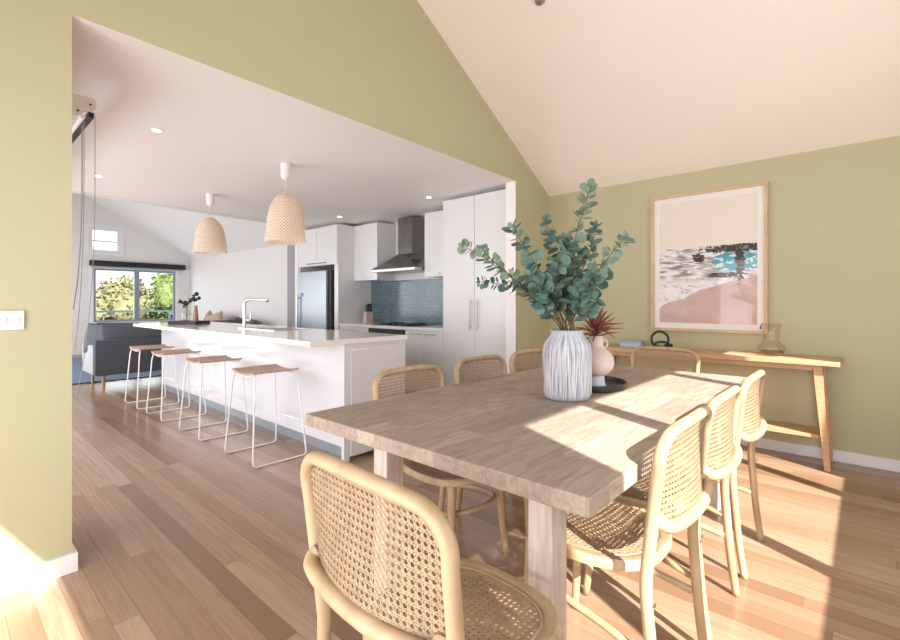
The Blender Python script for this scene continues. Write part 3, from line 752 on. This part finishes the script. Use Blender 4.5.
loose('back_cushion', 'wide charcoal back cushion standing on the sofa beside the island', M_cush, (-8.13, 2.09, .665), .26, .57, .08, 0, radians(-82), 0)
loose('back_cushion', 'second charcoal back cushion on the sofa, nearly hidden behind the island', M_cush, (-8.13, 3.15, .665), .26, .44, .08, 0, radians(-82), 0)
loose('throw_cushion', 'small slate grey throw cushion leaning at the left end of the sofa', mat('slate_fabric', (.10, .115, .13), .9), (-8.30, 1.56, .69), .22, .22, .07, radians(80), 0, radians(25))
struct(MB().box(-12.8, -8.66, .9, 3.6, .0005, .012).build('rug', M_rug))
r_ = bpy.data.objects['rug']; del r_['kind']; tag(r_, 'blue-grey rug under the sofa in the lounge', 'rug')
MB().box(-8.69, -8.655, .9, 3.6, .0005, .016).build('border', M_black, r_)
t = thing('long_sofa', 'dark long sofa along the wall behind the island carrying tan and grey cushions', 'sofa', (-11, 4.1, 0))
MB().box(-12.2, -9.2, 4.38, 4.565, .15, .64, .03).build('backrest', M_grey, t, 'auto')
MB().box(-12.2, -9.2, 3.65, 4.375, .15, .44, .03).build('seat', M_grey, t, 'auto')
for x in (-12.1, -9.3):
    for y in (3.72, 4.5): MB().tube([(x, y, .0005), (x, y, .148)], .02, 10).build('leg', M_black, t)
W(t)
loose('throw_cushion', 'tan linen cushion leaning on the long sofa, left one of the pair', M_tan, (-11.35, 4.2, .77), .30, .22, .08, radians(72), radians(12), radians(-20))
loose('throw_cushion', 'tan cushion with a turned up corner beside the left tan one, nearer the tap', mat('sand_linen', (.50, .39, .29), .9, var=.1), (-10.8, 4.12, .76), .30, .22, .08, radians(72), radians(-14), radians(10))
b = MB()
for k in range(5): cushion(b, (-10.25 + k * .27, 4.2 + .03 * (k % 2), .80 + .03 * ((k * 7) % 3 - 1)), .17, .15, .07, Matrix.Rotation(radians(70 + 13 * k), 4, 'Z') @ Matrix.Rotation(radians(20 * ((k % 3) - 1)), 4, 'Y'))
tag(b.build('knitted_throw', mat('grey_throw', (.22, .23, .25), .95, var=.5, vscale=12), None, True), 'crumpled grey knitted throw lying along the back of the long sofa behind the tap', 'throw')
t = thing('roller_blind', 'black roller blind cassette mounted above the far lounge window', 'blind', (XF + .06, 3.42, 2.12))
MB().box(XF + .021, XF + .12, 2.40, 4.45, 2.078, 2.205, .01).build('cassette', M_black, t, 'auto')
MB().box(XF + .06, XF + .07, 2.44, 4.40, 2.045, 2.085).build('fabric', M_lgrey, t)
W(t)

# ================================================================== OUTSIDE
struct(MB().box(-16.2, XF - .125, -3, 8, -.14, -.02).build('deck', M_deck)); del bpy.data.objects['deck']['kind']
tag(bpy.data.objects['deck'], 'timber deck outside the far window', 'deck')
t = thing('balcony_railing', 'pale blue metal balcony railing beyond the far window', 'railing', (-16.1, 3, 0))
MB().box(-16.13, -16.07, -3, 8, .93, .98).build('top_rail', M_railp, t)
for y in (-1.0, .9, 2.9, 4.85, 6.8): MB().box(-16.125, -16.075, y - .025, y + .025, -.02, .93).build('post', M_railp, t)
MB().box(-16.12, -16.08, -3, 8, .05, .08).build('bottom_rail', M_railp, t)
W(t)
t = thing('deck_chair', 'dark deck chair on the balcony, just seen over the grey sofa', 'chair', (-15.0, 2.92, 0), radians(20))
for sy in (-.22, .22):
    MB().tube([(-.3, sy, -.02), (.25, sy, .42), (.42, sy, 1.0)], .018, 6).tube([(.3, sy, -.02), (-.25, sy, .42)], .018, 6).build('side_frame', M_black, t)
b = MB(); b.box(-.25, .22, -.2, .2, .40, .42); b.build('seat', M_dark, t)
MB().prism([(.24, .45), (.27, .45), (.43, .98), (.40, .98)], .3, 'y', -.15).build('backrest', M_dark, t)
tag(MB().box(-120, -13.9, -60, 90, -3.2, -3.0).build('hillside_ground', M_ground), 'scrubby ground outside below the balcony', 'ground', None, 'stuff')
bpy.data.objects['deck_chair'].scale = (.8, .8, .85)
def tree(x, y, h, r, m, label, seed, sparse=1.0, nleaf=5200):
    random.seed(seed)
    t = thing('tree', label, 'tree', (x, y, -3), 0, 'trees beyond the balcony')
    b = MB(); b.tube(sm_path([(0, 0, 0), (.15, .1, h * .3), (-.1, .05, h * .55), (0, 0, h * .8)], 5), .12, 8)
    for k in range(7):
        a = random.uniform(0, 2 * pi); z = h * random.uniform(.35, .65)
        b.tube(sm_path([(0, 0, z), (cos(a) * r * .4, sin(a) * r * .4, z + h * .12), (cos(a) * r * .75, sin(a) * r * .75, z + h * random.uniform(.2, .33))], 4), [.05] * 8 + [.015], 5)
    b.build('trunk', M_bark, t, True)
    b = MB(); cl = []
    for k in range(int(26 * sparse)):
        v = Vector((random.gauss(0, 1), random.gauss(0, 1), random.gauss(0, 1))).normalized() * random.uniform(.45, 1) ** .6
        cl.append((Vector((v.x * r, v.y * r, h * .68 + v.z * h * .30)), random.uniform(.22, .42) * r))
    for k in range(nleaf):
        c, rr = random.choice(cl)
        v = Vector((random.gauss(0, 1), random.gauss(0, 1), random.gauss(0, .8))).normalized() * rr * random.uniform(.75, 1.05)
        add_leaf(b, c + v, random_dir(), random.uniform(.09, .17), .4, 6, .1)
    for c, rr in cl:
        if sparse > .9: bmesh.ops.create_icosphere(b.bm, subdivisions=2, radius=rr * .8, matrix=Matrix.Translation(c))
    b.build('crown', m, t, False, fix=False)
tree(-21.0, 4.5, 4.9, 1.9, M_tl[2], 'yellowish bushy tree in the left pane of the far window', 1)
tree(-22.0, 7.0, 5.6, 1.9, M_tl[1], 'tall bright green tree in the right pane of the far window', 2)
tree(-23.5, 8.6, 5.3, 1.8, M_tl[0], 'olive tree at the right edge of the far window', 3)
tree(-24.0, 5.6, 5.4, 1.9, M_tl[0], 'sparse olive branches rising behind the yellowish tree', 4, .6, 1500)
tree(-25.0, 3.4, 4.8, 2.2, M_tl[0], 'olive bushy tree at the left edge of the far window', 5)
random.seed(11)

# ================================================================== DINING FURNITURE
TX0, TX1, TY0, TY1, TZ = -1.668, -.468, .985, 3.225, .76
t = thing('dining_table', 'long weathered timber dining table with thick top and square legs', 'table', ((TX0 + TX1) / 2, (TY0 + TY1) / 2, 0))
MB().box(TX0, TX1, TY0, TY1, TZ - .048, TZ, .004).build('tabletop', M_table, t)
for x0 in (-1.405, -.715):
    for y0 in (1.12, 2.98):
        MB().box(x0, x0 + .076, y0, y0 + .086, .0005, TZ - .0485, .004).build('leg', M_tleg, t)
W(t)

# --- cane weaving as real strands
def cane(inside, fmap, ext, pitch=.0155, name='cane', normal_off=.0011):
    """four strand directions clipped to inside(u,v); fmap(u,v,h) -> 3D"""
    b = MB()
    def strand(u0, v0, du, dv, wd, h, L):
        n = int(L / .012); seg = []; runs = []
        for i in range(n + 1):
            s = -L / 2 + L * i / n; u = u0 + du * s; v = v0 + dv * s
            if inside(u, v): seg.append((u, v))
            else:
                if len(seg) > 1: runs.append(seg)
                seg = []
        if len(seg) > 1: runs.append(seg)
        nu, nv = -dv * wd / 2, du * wd / 2
        for seg in runs:
            prev = None
            for u, v in seg:
                q = (b.bm.verts.new(fmap(u - nu, v - nv, h - .0004)), b.bm.verts.new(fmap(u - nu, v - nv, h + .0004)), b.bm.verts.new(fmap(u + nu, v + nv, h + .0004)), b.bm.verts.new(fmap(u + nu, v + nv, h - .0004)))
                if prev:
                    for k in range(4): b.bm.faces.new((prev[k], prev[(k + 1) % 4], q[(k + 1) % 4], q[k]))
                prev = q
    N = int(ext / pitch) + 1; L = ext * 2
    for i in range(-N, N + 1):
        c = i * pitch
        for o in (-.0021, .0021):
            strand(0, c + o, 1, 0, .0022, .0004, L); strand(c + o, 0, 0, 1, .0022, -.0004, L)
    r = .70710678
    for i in range(-2 * N, 2 * N + 1):
        c = (i + .5) * pitch * r * 1.0
        strand(-c * r * 1.0, c * r, r, r, .0024, normal_off, L * 1.5)
        strand(c * r, c * r, r, -r, .0024, -normal_off, L * 1.5)
    return b

def spow(v, p): return copysign(abs(v) ** p, v)
def seat_pt(a, inset=0.0):
    x = spow(cos(a), .72); y = spow(sin(a), .72)
    hw = .212 + .016 * x - inset
    return ((.215 - inset) * x, hw * y)
def back_x(z):   # lean of the back plane
    if z < .44: return -.262 + (.262 - .232) * z / .44
    return -.232 - .048 * ((z - .44) / .43) ** 1.15
def make_chair():
    t = thing('dining_chair', 'x', 'chair')
    # seat rim
    b = MB(); n = 56; prof = [(0, .428), (0, .448), (.006, .456), (.028, .456), (.036, .450), (.036, .428)]
    rings = []
    for ins, z in prof: rings.append([b.bm.verts.new((*seat_pt(2 * pi * k / n, ins), z)) for k in range(n)])
    m_ = len(prof)
    for i in range(m_):
        A, B = rings[i], rings[(i + 1) % m_]
        for k in range(n): b.bm.faces.new((A[k], A[(k + 1) % n], B[(k + 1) % n], B[k]))
    b.build('seat_frame', M_rattan, t, 'auto')
    MB().tube([(*seat_pt(2 * pi * k / n, .040), .4515) for k in range(n)], .0028, 6, True).build('spline', M_cane, t, True)
    def ins(u, v):
        a, c = .177, .174 + .016 * (u / .177)
        return (abs(u) / a) ** 2.78 + (abs(v) / c) ** 2.78 < 1
    cane(ins, lambda u, v, h: (u, v, .4495 + h - .006 * (1 - (u / .18) ** 2) * (1 - (v / .18) ** 2)), .19).build('seat_cane', M_cane, t)
    # back hoop: rear legs run up into the arch
    def yw(z): return .214 + .015 * min(1, max(0, (z - .1) / .6))
    path = []
    side = [(z, yw(z)) for z in (0.0005, .15, .3, .44, .56, .68, .75)]
    for z, y in side: path.append((back_x(z) + (.0 if z > .2 else -.015 * (1 - z / .2)), -y, z))
    for z, y in ((.792, .231), (.825, .218), (.850, .186), (.858, .13), (.8605, .07)): path.append((back_x(z) - .012 * (1 - (y / .23) ** 2), -y, z))
    path.append((back_x(.861) - .012, 0, .861))
    path += [(x, -y, z) for x, y, z in path[:-1][::-1]]
    sp_ = sm_path(path, 5); nn = len(sp_)
    rr = [.0132 + .0018 * min(1, p.z / .4) for p in sp_]
    b = MB(); b.tube(sp_, rr, 14, flat=1.12); b.build('back_frame', M_rattan, t, True)
    # lower back rail, bowed behind the posts
    zr = .605
    pts = [(back_x(zr) - .008, -.204, zr + .018), (back_x(zr) - .024, -.205, zr + .008), (back_x(zr) - .038, -.178, zr + .0), (back_x(zr) - .049, -.10, zr - .006), (back_x(zr) - .053, 0, zr - .008)]
    pts += [(x, -y, z) for x, y, z in pts[:-1][::-1]]
    MB().tube(sm_path(pts, 5), .0185, 12, flat=1.0).build('back_rail', M_rattan, t, True)
    # back cane
    def ib(y, z):
        zz = z + .70
        if zz < zr - .01: return False
        top = .852; w_ = .220
        if abs(y) > w_: return False
        if zz > .785:
            return (abs(y) / w_) ** 3.2 + ((zz - .785) / (top - .785)) ** 2.2 < 1
        return True
    def fb(y, z, h):
        zz = z + .70
        f = 1 - (y / .22) ** 2
        k = max(0, min(1, (.80 - zz) / .20))
        return (back_x(zz) - (.010 + .044 * k) * f - h, y, zz)
    cane(ib, fb, .25).build('back_cane', M_cane, t)
    # front legs
    for sy in (-1, 1):
        MB().tube(sm_path([(.185, sy * .192, .0005), (.168, sy * .178, .2), (.158, sy * .168, .427)], 4), [.0135 + .0055 * k / 8 for k in range(9)], 12).build('leg', M_rattan, t, True)
    # bent hoop stretcher
    hp = [(back_x(.24) + .012, -.205, .235), (-.10, -.190, .262), (.06, -.172, .285), (.165, -.12, .300), (.205, 0, .305)]
    hp += [(x, -y, z) for x, y, z in hp[:-1][::-1]]
    MB().tube(sm_path(hp, 6), .0115, 10).build('stretcher', M_rattan, t, True)
    for sy in (-1, 1):
        MB().tube([(back_x(.43) - .022, sy * .222, .40), (back_x(.43) - .0235, sy * .222, .40)], .006, 10).build('bolt', M_dark, t)
    return t
ch = make_chair()
G1, G2 = 'cane chairs on the kitchen side of the table', 'cane chairs on the window side of the table'
ch.location = (-.735, .845, 0); ch.rotation_euler.z = radians(88)
ch['label'] = 'cane dining chair in the foreground seen from behind, at the near end of the table'; ch['group'] = 'cane dining chairs around the table'
GG = 'cane dining chairs around the table'
for loc, rz, lab in (
        ((-1.465, 1.625), 0, 'cane chair nearest the camera on the kitchen side, in front of the island'),
        ((-1.485, 2.235), 0, 'middle cane chair on the kitchen side, its back against the pantry'),
        ((-1.485, 2.785), 0, 'cane chair on the kitchen side beside the white vase, farthest along'),
        ((-.675, 1.495), 180, 'sunlit cane chair nearest the camera on the right side of the table'),
        ((-.680, 1.985), 180, 'middle sunlit cane chair on the right side of the table'),
        ((-.680, 2.575), 180, 'farthest sunlit cane chair on the right side of the table'),
        ((-1.125, 3.33), 270, 'cane chair at the far end of the table in front of the console')):
    dup(ch, (loc[0], loc[1], 0), radians(rz), lab, GG)

# ribbed vase
VX, VY = -1.038, 1.958
t = thing('ribbed_vase', 'large whitewashed ribbed vase standing on the dining table', 'vase', (VX, VY, TZ + .0005))
seg = 96; prof = [(0, 0), (.092, 0), (.102, .008), (.108, .03), (.109, .10), (.110, .20), (.107, .235), (.096, .262), (.080, .283), (.072, .297), (.073, .313), (.068, .316), (.064, .305), (.068, .285), (.095, .235), (.098, .1), (.09, .02), (0, .012)]
b = MB(); rings = []
for i, (r, z) in enumerate(prof):
    if r < 1e-4: rings.append([b.bm.verts.new((0, 0, z))]); continue
    amp = .0022 if (.02 < z < .28 and i < 10) else 0
    rings.append([b.bm.verts.new(((r + amp * abs(sin(2 * pi * k / seg * 12)) * (1 if k % 2 else .4)) * cos(2 * pi * k / seg), (r + amp * abs(sin(2 * pi * k / seg * 12)) * (1 if k % 2 else .4)) * sin(2 * pi * k / seg), z)) for k in range(seg)])
for A, B in zip(rings, rings[1:]):
    for k in range(seg):
        k2 = (k + 1) % seg
        if len(A) == 1: b.bm.faces.new((A[0], B[k2], B[k]))
        elif len(B) == 1: b.bm.faces.new((A[k], A[k2], B[0]))
        else: b.bm.faces.new((A[k], A[k2], B[k2], B[k]))
b.build('body', M_vase, t, True)

# eucalyptus
t = thing('eucalyptus_bunch', 'large bunch of blue-green eucalyptus branches standing in the ribbed vase', 'plant', (VX, VY, TZ + .03))
O = Vector(t.location)
D0 = (Vector((VX, VY, 0)) - Vector((0, 0, 0))).dot(FW)
def branch(pts, n, s0, s1, m, sd):
    n = int(n * 1.35)
    """pts: (px,py,depth offset) of a stem that starts in the vase mouth"""
    random.seed(sd)
    base = [Vector((0, 0, .01)), Vector((random.uniform(-.03, .03), random.uniform(-.03, .03), .27))]
    P = base + [ray(a, c, D0 + d) - O for a, c, d in pts]
    sp = sm_path(P, 8)
    b = MB(); L = len(sp)
    b.tube(sp, [.0034 - .0022 * i / L for i in range(L)], 6)
    st = b.build('branch', M_stem, t, True)
    b = MB(); i0 = 15
    for k in range(n):
        f = k / max(1, n - 1); i = min(L - 2, int(i0 + (L - 1 - i0) * f)); p = sp[i].lerp(sp[i + 1], random.random()); tg = (sp[i + 1] - sp[i]).normalized()
        a = k * 2.4 + random.uniform(-.4, .4)
        ax = tg.cross(Vector((0, 0, 1))); ax = ax.normalized() if ax.length > .1 else Vector((1, 0, 0)); ay = tg.cross(ax)
        for q in (0, pi):
            rad = ax * cos(a + q) + ay * sin(a + q)
            s = (s0 + (s1 - s0) * f) * random.uniform(.85, 1.25)
            dr = (rad * .9 + tg * random.uniform(.2, .7)).normalized()
            nrm = (tg * .45 + Vector((random.uniform(-.8, .8), random.uniform(-.9, .5), random.uniform(-.4, .8)))).normalized()
            pp = p + dr * .006
            b.tube([p, pp + dr * .004], .001, 4)
            add_leaf(b, pp, dr, s, random.uniform(.42, .52), 12, random.uniform(.05, .2), nrm)
    add_leaf(b, sp[-1], (sp[-1] - sp[-3]), s1 * .8, .4, 10, .1)
    b.build('foliage', m, st, True, fix=False)
br = [
    ([(545, 300, 0), (520, 284, .02), (498, 268, .0), (478, 254, -.02), (463, 246, -.03)], 17, .050, .032, M_euc2),
    ([(540, 306, -.02), (515, 280, -.06), (494, 262, -.1), (480, 248, -.12)], 14, .048, .026, M_euc2),
    ([(548, 300, .04), (522, 290, .08), (500, 284, .10), (480, 282, .10)], 13, .048, .026, M_euc),
    ([(552, 295, -.05), (538, 268, -.08), (524, 246, -.1), (512, 228, -.1)], 12, .056, .038, M_euc),
    ([(560, 290, .04), (555, 262, .05), (550, 238, .06), (545, 218, .06)], 15, .052, .030, M_euc),
    ([(566, 290, -.03), (572, 258, -.04), (578, 226, -.05), (586, 205, -.04), (588, 186, -.02)], 20, .056, .040, M_euc2),
    ([(570, 295, .02), (582, 270, .04), (592, 245, .05), (596, 225, .06)], 16, .052, .034, M_euc),
    ([(574, 298, -.05), (592, 278, -.1), (608, 258, -.14), (620, 243, -.17), (627, 238, -.18)], 15, .048, .028, M_euc2),
    ([(572, 300, .06), (596, 285, .10), (606, 272, .12)], 12, .05, .036, M_euc),
    ([(558, 300, -.09), (554, 282, -.13), (560, 264, -.14), (570, 246, -.13)], 14, .056, .044, M_euc),
    ([(568, 302, .09), (566, 280, .12), (566, 258, .13), (564, 238, .12)], 14, .052, .036, M_euc2),
    ([(578, 306, -.07), (586, 290, -.10), (594, 276, -.12)], 11, .054, .042, M_euc),
    ([(556, 308, -.06), (550, 298, -.09), (540, 288, -.11), (530, 276, -.12)], 12, .058, .046, M_euc),
    ([(584, 316, -.05), (590, 306, -.07), (596, 298, -.08)], 7, .05, .044, M_euc),
    ([(552, 318, -.06), (545, 308, -.09), (540, 300, -.1)], 6, .05, .044, M_euc),
    ([(574, 318, -.06), (578, 306, -.09), (580, 292, -.11)], 8, .052, .046, M_euc),
    ([(563, 305, 0), (564, 285, -.02), (566, 265, 0), (568, 244, 0)], 15, .054, .042, M_euc),
]
for i, (pts, n, a, c, m) in enumerate(br): branch(pts, n, a, c, m, 100 + i)
random.seed(5)

# round tray and blush vase
TRX, TRY = -1.115, 2.31
o = MB().lathe([(0, .0005), (.195, .0005), (.205, .006), (.207, .032), (.199, .034), (.195, .012), (0, .010)], 56).build('round_tray', M_trayb, None, 'auto', loc=(TRX, TRY, TZ))
tag(o, 'round black tray with a low rim on the dining table behind the ribbed vase', 'tray')
bx = ray(595.5, 388, 2.36); BX, BY = bx.x, bx.y
t = thing('blush_vase', 'small round-bellied blush ceramic vase with side loops on the black tray', 'vase', (BX, BY, TZ + .0112))
MB().lathe([(0, 0), (.052, 0), (.046, .03), (.042, .062), (.040, .066), (0, .066)], 40).build('foot', M_bcloud, t, 'auto')
MB().lathe([(.038, .060), (.062, .072), (.082, .095), (.091, .125), (.088, .155), (.072, .182), (.050, .198), (.040, .204), (.038, .215), (.039, .262), (.035, .264), (.032, .215), (.03, .2)], 44).build('body', M_blush, t, True)
for s in (-1, 1):
    c = RT * (s * .046)
    MB().tube([(c.x + RT.x * .014 * cos(a), c.y + RT.y * .014 * cos(a), .222 + .020 * sin(a)) for a in [2 * pi * k / 16 for k in range(16)]], .0055, 8, True).build('loop', M_blush, t, True)
t = thing('burgundy_succulent', 'spiky burgundy artificial succulent standing in the blush vase', 'plant', (BX, BY, TZ + .19))
MB().tube([(0, 0, -.1), (0, 0, .12)], .006, 6).build('stem', M_stem, t)
b = MB(); random.seed(3)
for k in range(58):
    el = random.uniform(-.3, 1.45); az = random.uniform(0, 2 * pi); L = random.uniform(.085, .14)
    d = Vector((cos(el) * cos(az), cos(el) * sin(az), sin(el))); s = Vector((0, 0, .095 + random.uniform(-.02, .03))) + d * .008
    mid = s + d * L * .55 + Vector((0, 0, .006)); e_ = s + d * L + Vector((0, 0, -.006))
    b.tube([s, mid, e_], [.004, .0052, .0012], 5)
b.build('foliage', M_burg, t, True)

# console
t = thing('console_table', 'long oak console table with splayed legs and a lower shelf against the green wall', 'console table', (-1.09, 4.36, 0))
MB().box(-2.03, -.147, 4.155, YB - .005, .758, .79, .003).build('tabletop', M_oak, t)
b = MB(); b.box(-1.90, -.30, 4.225, 4.245, .715, .757); b.box(-1.90, -.30, 4.50, 4.52, .715, .757); b.build('apron', M_oak, t)
for sx, xt, xb in ((1, -.272, -.218), (-1, -1.905, -1.96)):
    for yt, yb in ((4.225, 4.262), (4.53, 4.545)):
        b = MB(); w0, w1 = .026, .018
        lo = [b.bm.verts.new((xb + a * w1, yb + c * w1, .0005)) for a, c in ((-1, -1), (1, -1), (1, 1), (-1, 1))]
        hi = [b.bm.verts.new((xt + a * w0, yt + c * w0 * .9, .757)) for a, c in ((-1, -1), (1, -1), (1, 1), (-1, 1))]
        b.bm.faces.new(lo[::-1]); b.bm.faces.new(hi)
        for i in range(4): b.bm.faces.new((lo[i], lo[(i + 1) % 4], hi[(i + 1) % 4], hi[i]))
        b.build('leg', M_oak, t)
MB().box(-1.92, -.262, 4.255, 4.53, .225, .25, .002).build('shelf', M_oak, t)
W(t)
# things on the console
p = Vector((-1.70, 4.40, .79))
t = thing('book_box', 'pale blue-grey box lying at the left end of the console', 'box', (-1.655, 4.40, .7905), radians(5))
MB().box(-.095, .095, -.07, .07, 0, .042, .003).build('body', mat('pale_blue_card', (.44, .49, .60), .6), t)
MB().box(-.098, .098, -.073, .073, .0425, .058, .003).build('lid', mat('grey_blue_card', (.36, .41, .50), .6), t)
b = MB()
R_ = .07
b.tube([(R_ * cos(a), .012 * sin(a), .074 + R_ * sin(a)) for a in [2 * pi * k / 40 for k in range(40)]], .0105, 10, True)
b.tube([(.016 + .056 * cos(a), .040 * sin(a) - .03, .033 + .020 * sin(a)) for a in [2 * pi * k / 36 for k in range(36)]], .0095, 10, True)
b.lathe([(0, -.02), (.013, -.016), (.0195, 0), (.013, .016), (0, .02)], 16, (.088, -.012, .0225))
o = b.build('knot_ornament', M_black, None, True, loc=(-1.395, 4.36, .7985), rotz=radians(20)); tag(o, 'black interlocking ring ornament on the console below the picture', 'ornament')
t = thing('smoky_glass_vase', 'round-bellied smoky glass vase on the console under the picture corner', 'vase', (-.565, 4.36, .7905))
MB().lathe([(0, 0), (.045, 0), (.078, .015), (.092, .045), (.088, .075), (.062, .105), (.050, .12), (.054, .15), (.068, .25), (.066, .251), (.051, .15), (.047, .12), (.058, .104), (.084, .075), (.088, .045), (.074, .017), (0, .006)], 40).build('body', M_clear, t, True)
MB().lathe([(0, .008), (.072, .019), (.084, .04), (.0, .041)], 32).build('amber_base', M_amber, t, True)

# framed beach print
PX0, PX1, PZ0, PZ1 = -1.537, -.6145, .945, 2.194
t = thing('framed_picture', 'large oak framed print of surf, rocks and a pink sand beach on the green wall', 'picture', ((PX0 + PX1) / 2, YB - .02, (PZ0 + PZ1) / 2))
w_, h_ = PX1 - PX0, PZ1 - PZ0; fw = .024
b = MB()
b.box(-w_ / 2, -w_ / 2 + fw, -.02, .019, -h_ / 2, h_ / 2); b.box(w_ / 2 - fw, w_ / 2, -.02, .019, -h_ / 2, h_ / 2)
b.box(-w_ / 2 + fw, w_ / 2 - fw, -.02, .019, -h_ / 2, -h_ / 2 + fw); b.box(-w_ / 2 + fw, w_ / 2 - fw, -.02, .019, h_ / 2 - fw, h_ / 2)
b.build('frame', M_pframe, t)
MB().box(-w_ / 2 + fw, w_ / 2 - fw, .0, .012, -h_ / 2 + fw, h_ / 2 - fw).build('mount', M_mat, t)
iw, ih = w_ - 2 * fw - .10, h_ - 2 * fw - .10
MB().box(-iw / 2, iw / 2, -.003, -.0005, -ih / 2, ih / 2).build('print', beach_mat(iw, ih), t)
MB().box(w_ / 2 - fw - .032, w_ / 2 - fw - .022, -.0015, -.0003, -h_ / 2 + fw + .012, -h_ / 2 + fw + .045).build('edition_mark', M_dark, t)
# switch plate
t = thing('light_switch', 'white horizontal switch plate on the green wall at the left edge', 'light switch', (XO + .0005, .187, 1.128))
MB().box(0, .012, -.062, .062, -.040, .040, .003).build('plate', M_switch, t, 'auto')
for y in (-.038, -.0, .038):
    o = MB().box(.012, .0155, y - .010, y + .010, -.007, .007, .002).build('rocker', M_switch, t, 'auto')
    MB().box(.0121, .0128, y - .0125, y + .0125, -.0095, .0095).build('rocker_surround', mat('switch_gap', (.45, .45, .48), .5), t)

# ================================================================== LIGHT
T = .74
sun = bpy.data.lights.new('sun', 'SUN'); so = bpy.data.objects.new('sun', sun); COL.objects.link(so)
sd = Vector((-.958, .482, -T))
so.rotation_euler = sd.to_track_quat('-Z', 'Y').to_euler()
sun.energy = 16.0; sun.color = (1.0, .94, .86); sun.angle = radians(.6)
def area(name, loc, d, sx, sy, e, col, spread=180):
    l = bpy.data.lights.new(name, 'AREA'); l.shape = 'RECTANGLE'; l.size = sx; l.size_y = sy; l.energy = e; l.color = col; l.spread = radians(spread)
    o = bpy.data.objects.new(name, l); COL.objects.link(o); o.location = loc; o.rotation_euler = Vector(d).to_track_quat('-Z', 'Z').to_euler()
    return o
area('fill_right_window', (XR + .25, 2.0, 1.6), (-1, 0, 0), 3.2, 1.4, 75, (.92, .95, 1))  # area lamp added outside the unseen window for extra fill
area('fill_rear_door', (-.65, YN - .3, 1.05), (0, 1, 0.0), 3.0, 2.0, 100, (.93, .96, 1))  # added fill lamp behind the camera, standing in for sky light
area('fill_kitchen_door', (-5.1, YS - 1.3, 1.2), (0, 1, .1), 3.6, 2.0, 108, (.93, .96, 1))  # unseen lamp added to brighten the kitchen from the left
area('fill_lounge_door', (-10.1, YS - .3, 1.1), (0, 1, .0), 5.2, 2.0, 110, (.90, .95, 1))  # fill lamp added out of view to light the lounge
area('daylight_far_window', (XF - .3, 3.36, 1.4), (1, 0, 0), 1.6, 1.2, 20, (.9, .95, 1))
tag(MB().box(XF, -2.9, -1.7, YS - .13, 2.30, 2.40).build('sun_block_roof', M_sun_block), 'unseen flat roof added outside the side doors to block the sun', 'roof')  # added out of view to keep direct sun off the kitchen floor
wd = bpy.data.worlds.new('world'); SC.world = wd; wd.use_nodes = True; nt = wd.node_tree
bg = nt.nodes['Background']; tc = _n(nt, 'ShaderNodeTexCoord'); sp = _n(nt, 'ShaderNodeSeparateXYZ'); nt.links.new(tc.outputs['Generated'], sp.inputs[0])
cr = _n(nt, 'ShaderNodeValToRGB'); cr.color_ramp.elements[0].position = .0; cr.color_ramp.elements[0].color = (1, .90, .86, 1); cr.color_ramp.elements[1].position = .5; cr.color_ramp.elements[1].color = (.80, .88, 1, 1)
nt.links.new(sp.outputs[2], cr.inputs[0]); nt.links.new(cr.outputs[0], bg.inputs[0]); bg.inputs[1].default_value = 1.6

SC.view_settings.view_transform = 'Standard'; SC.view_settings.look = 'None'; SC.view_settings.exposure = 0.0; SC.view_settings.gamma = 1.0; SC.view_settings.use_curve_mapping = False
cy = SC.cycles
cy.use_denoising = True
try: cy.denoiser = 'OPENIMAGEDENOISE'; cy.denoising_input_passes = 'RGB_ALBEDO_NORMAL'
except Exception: pass
cy.max_bounces = 10; cy.diffuse_bounces = 6; cy.glossy_bounces = 4; cy.transmission_bounces = 6; cy.transparent_max_bounces = 12
cy.sample_clamp_indirect = 6; cy.caustics_reflective = False; cy.caustics_refractive = False
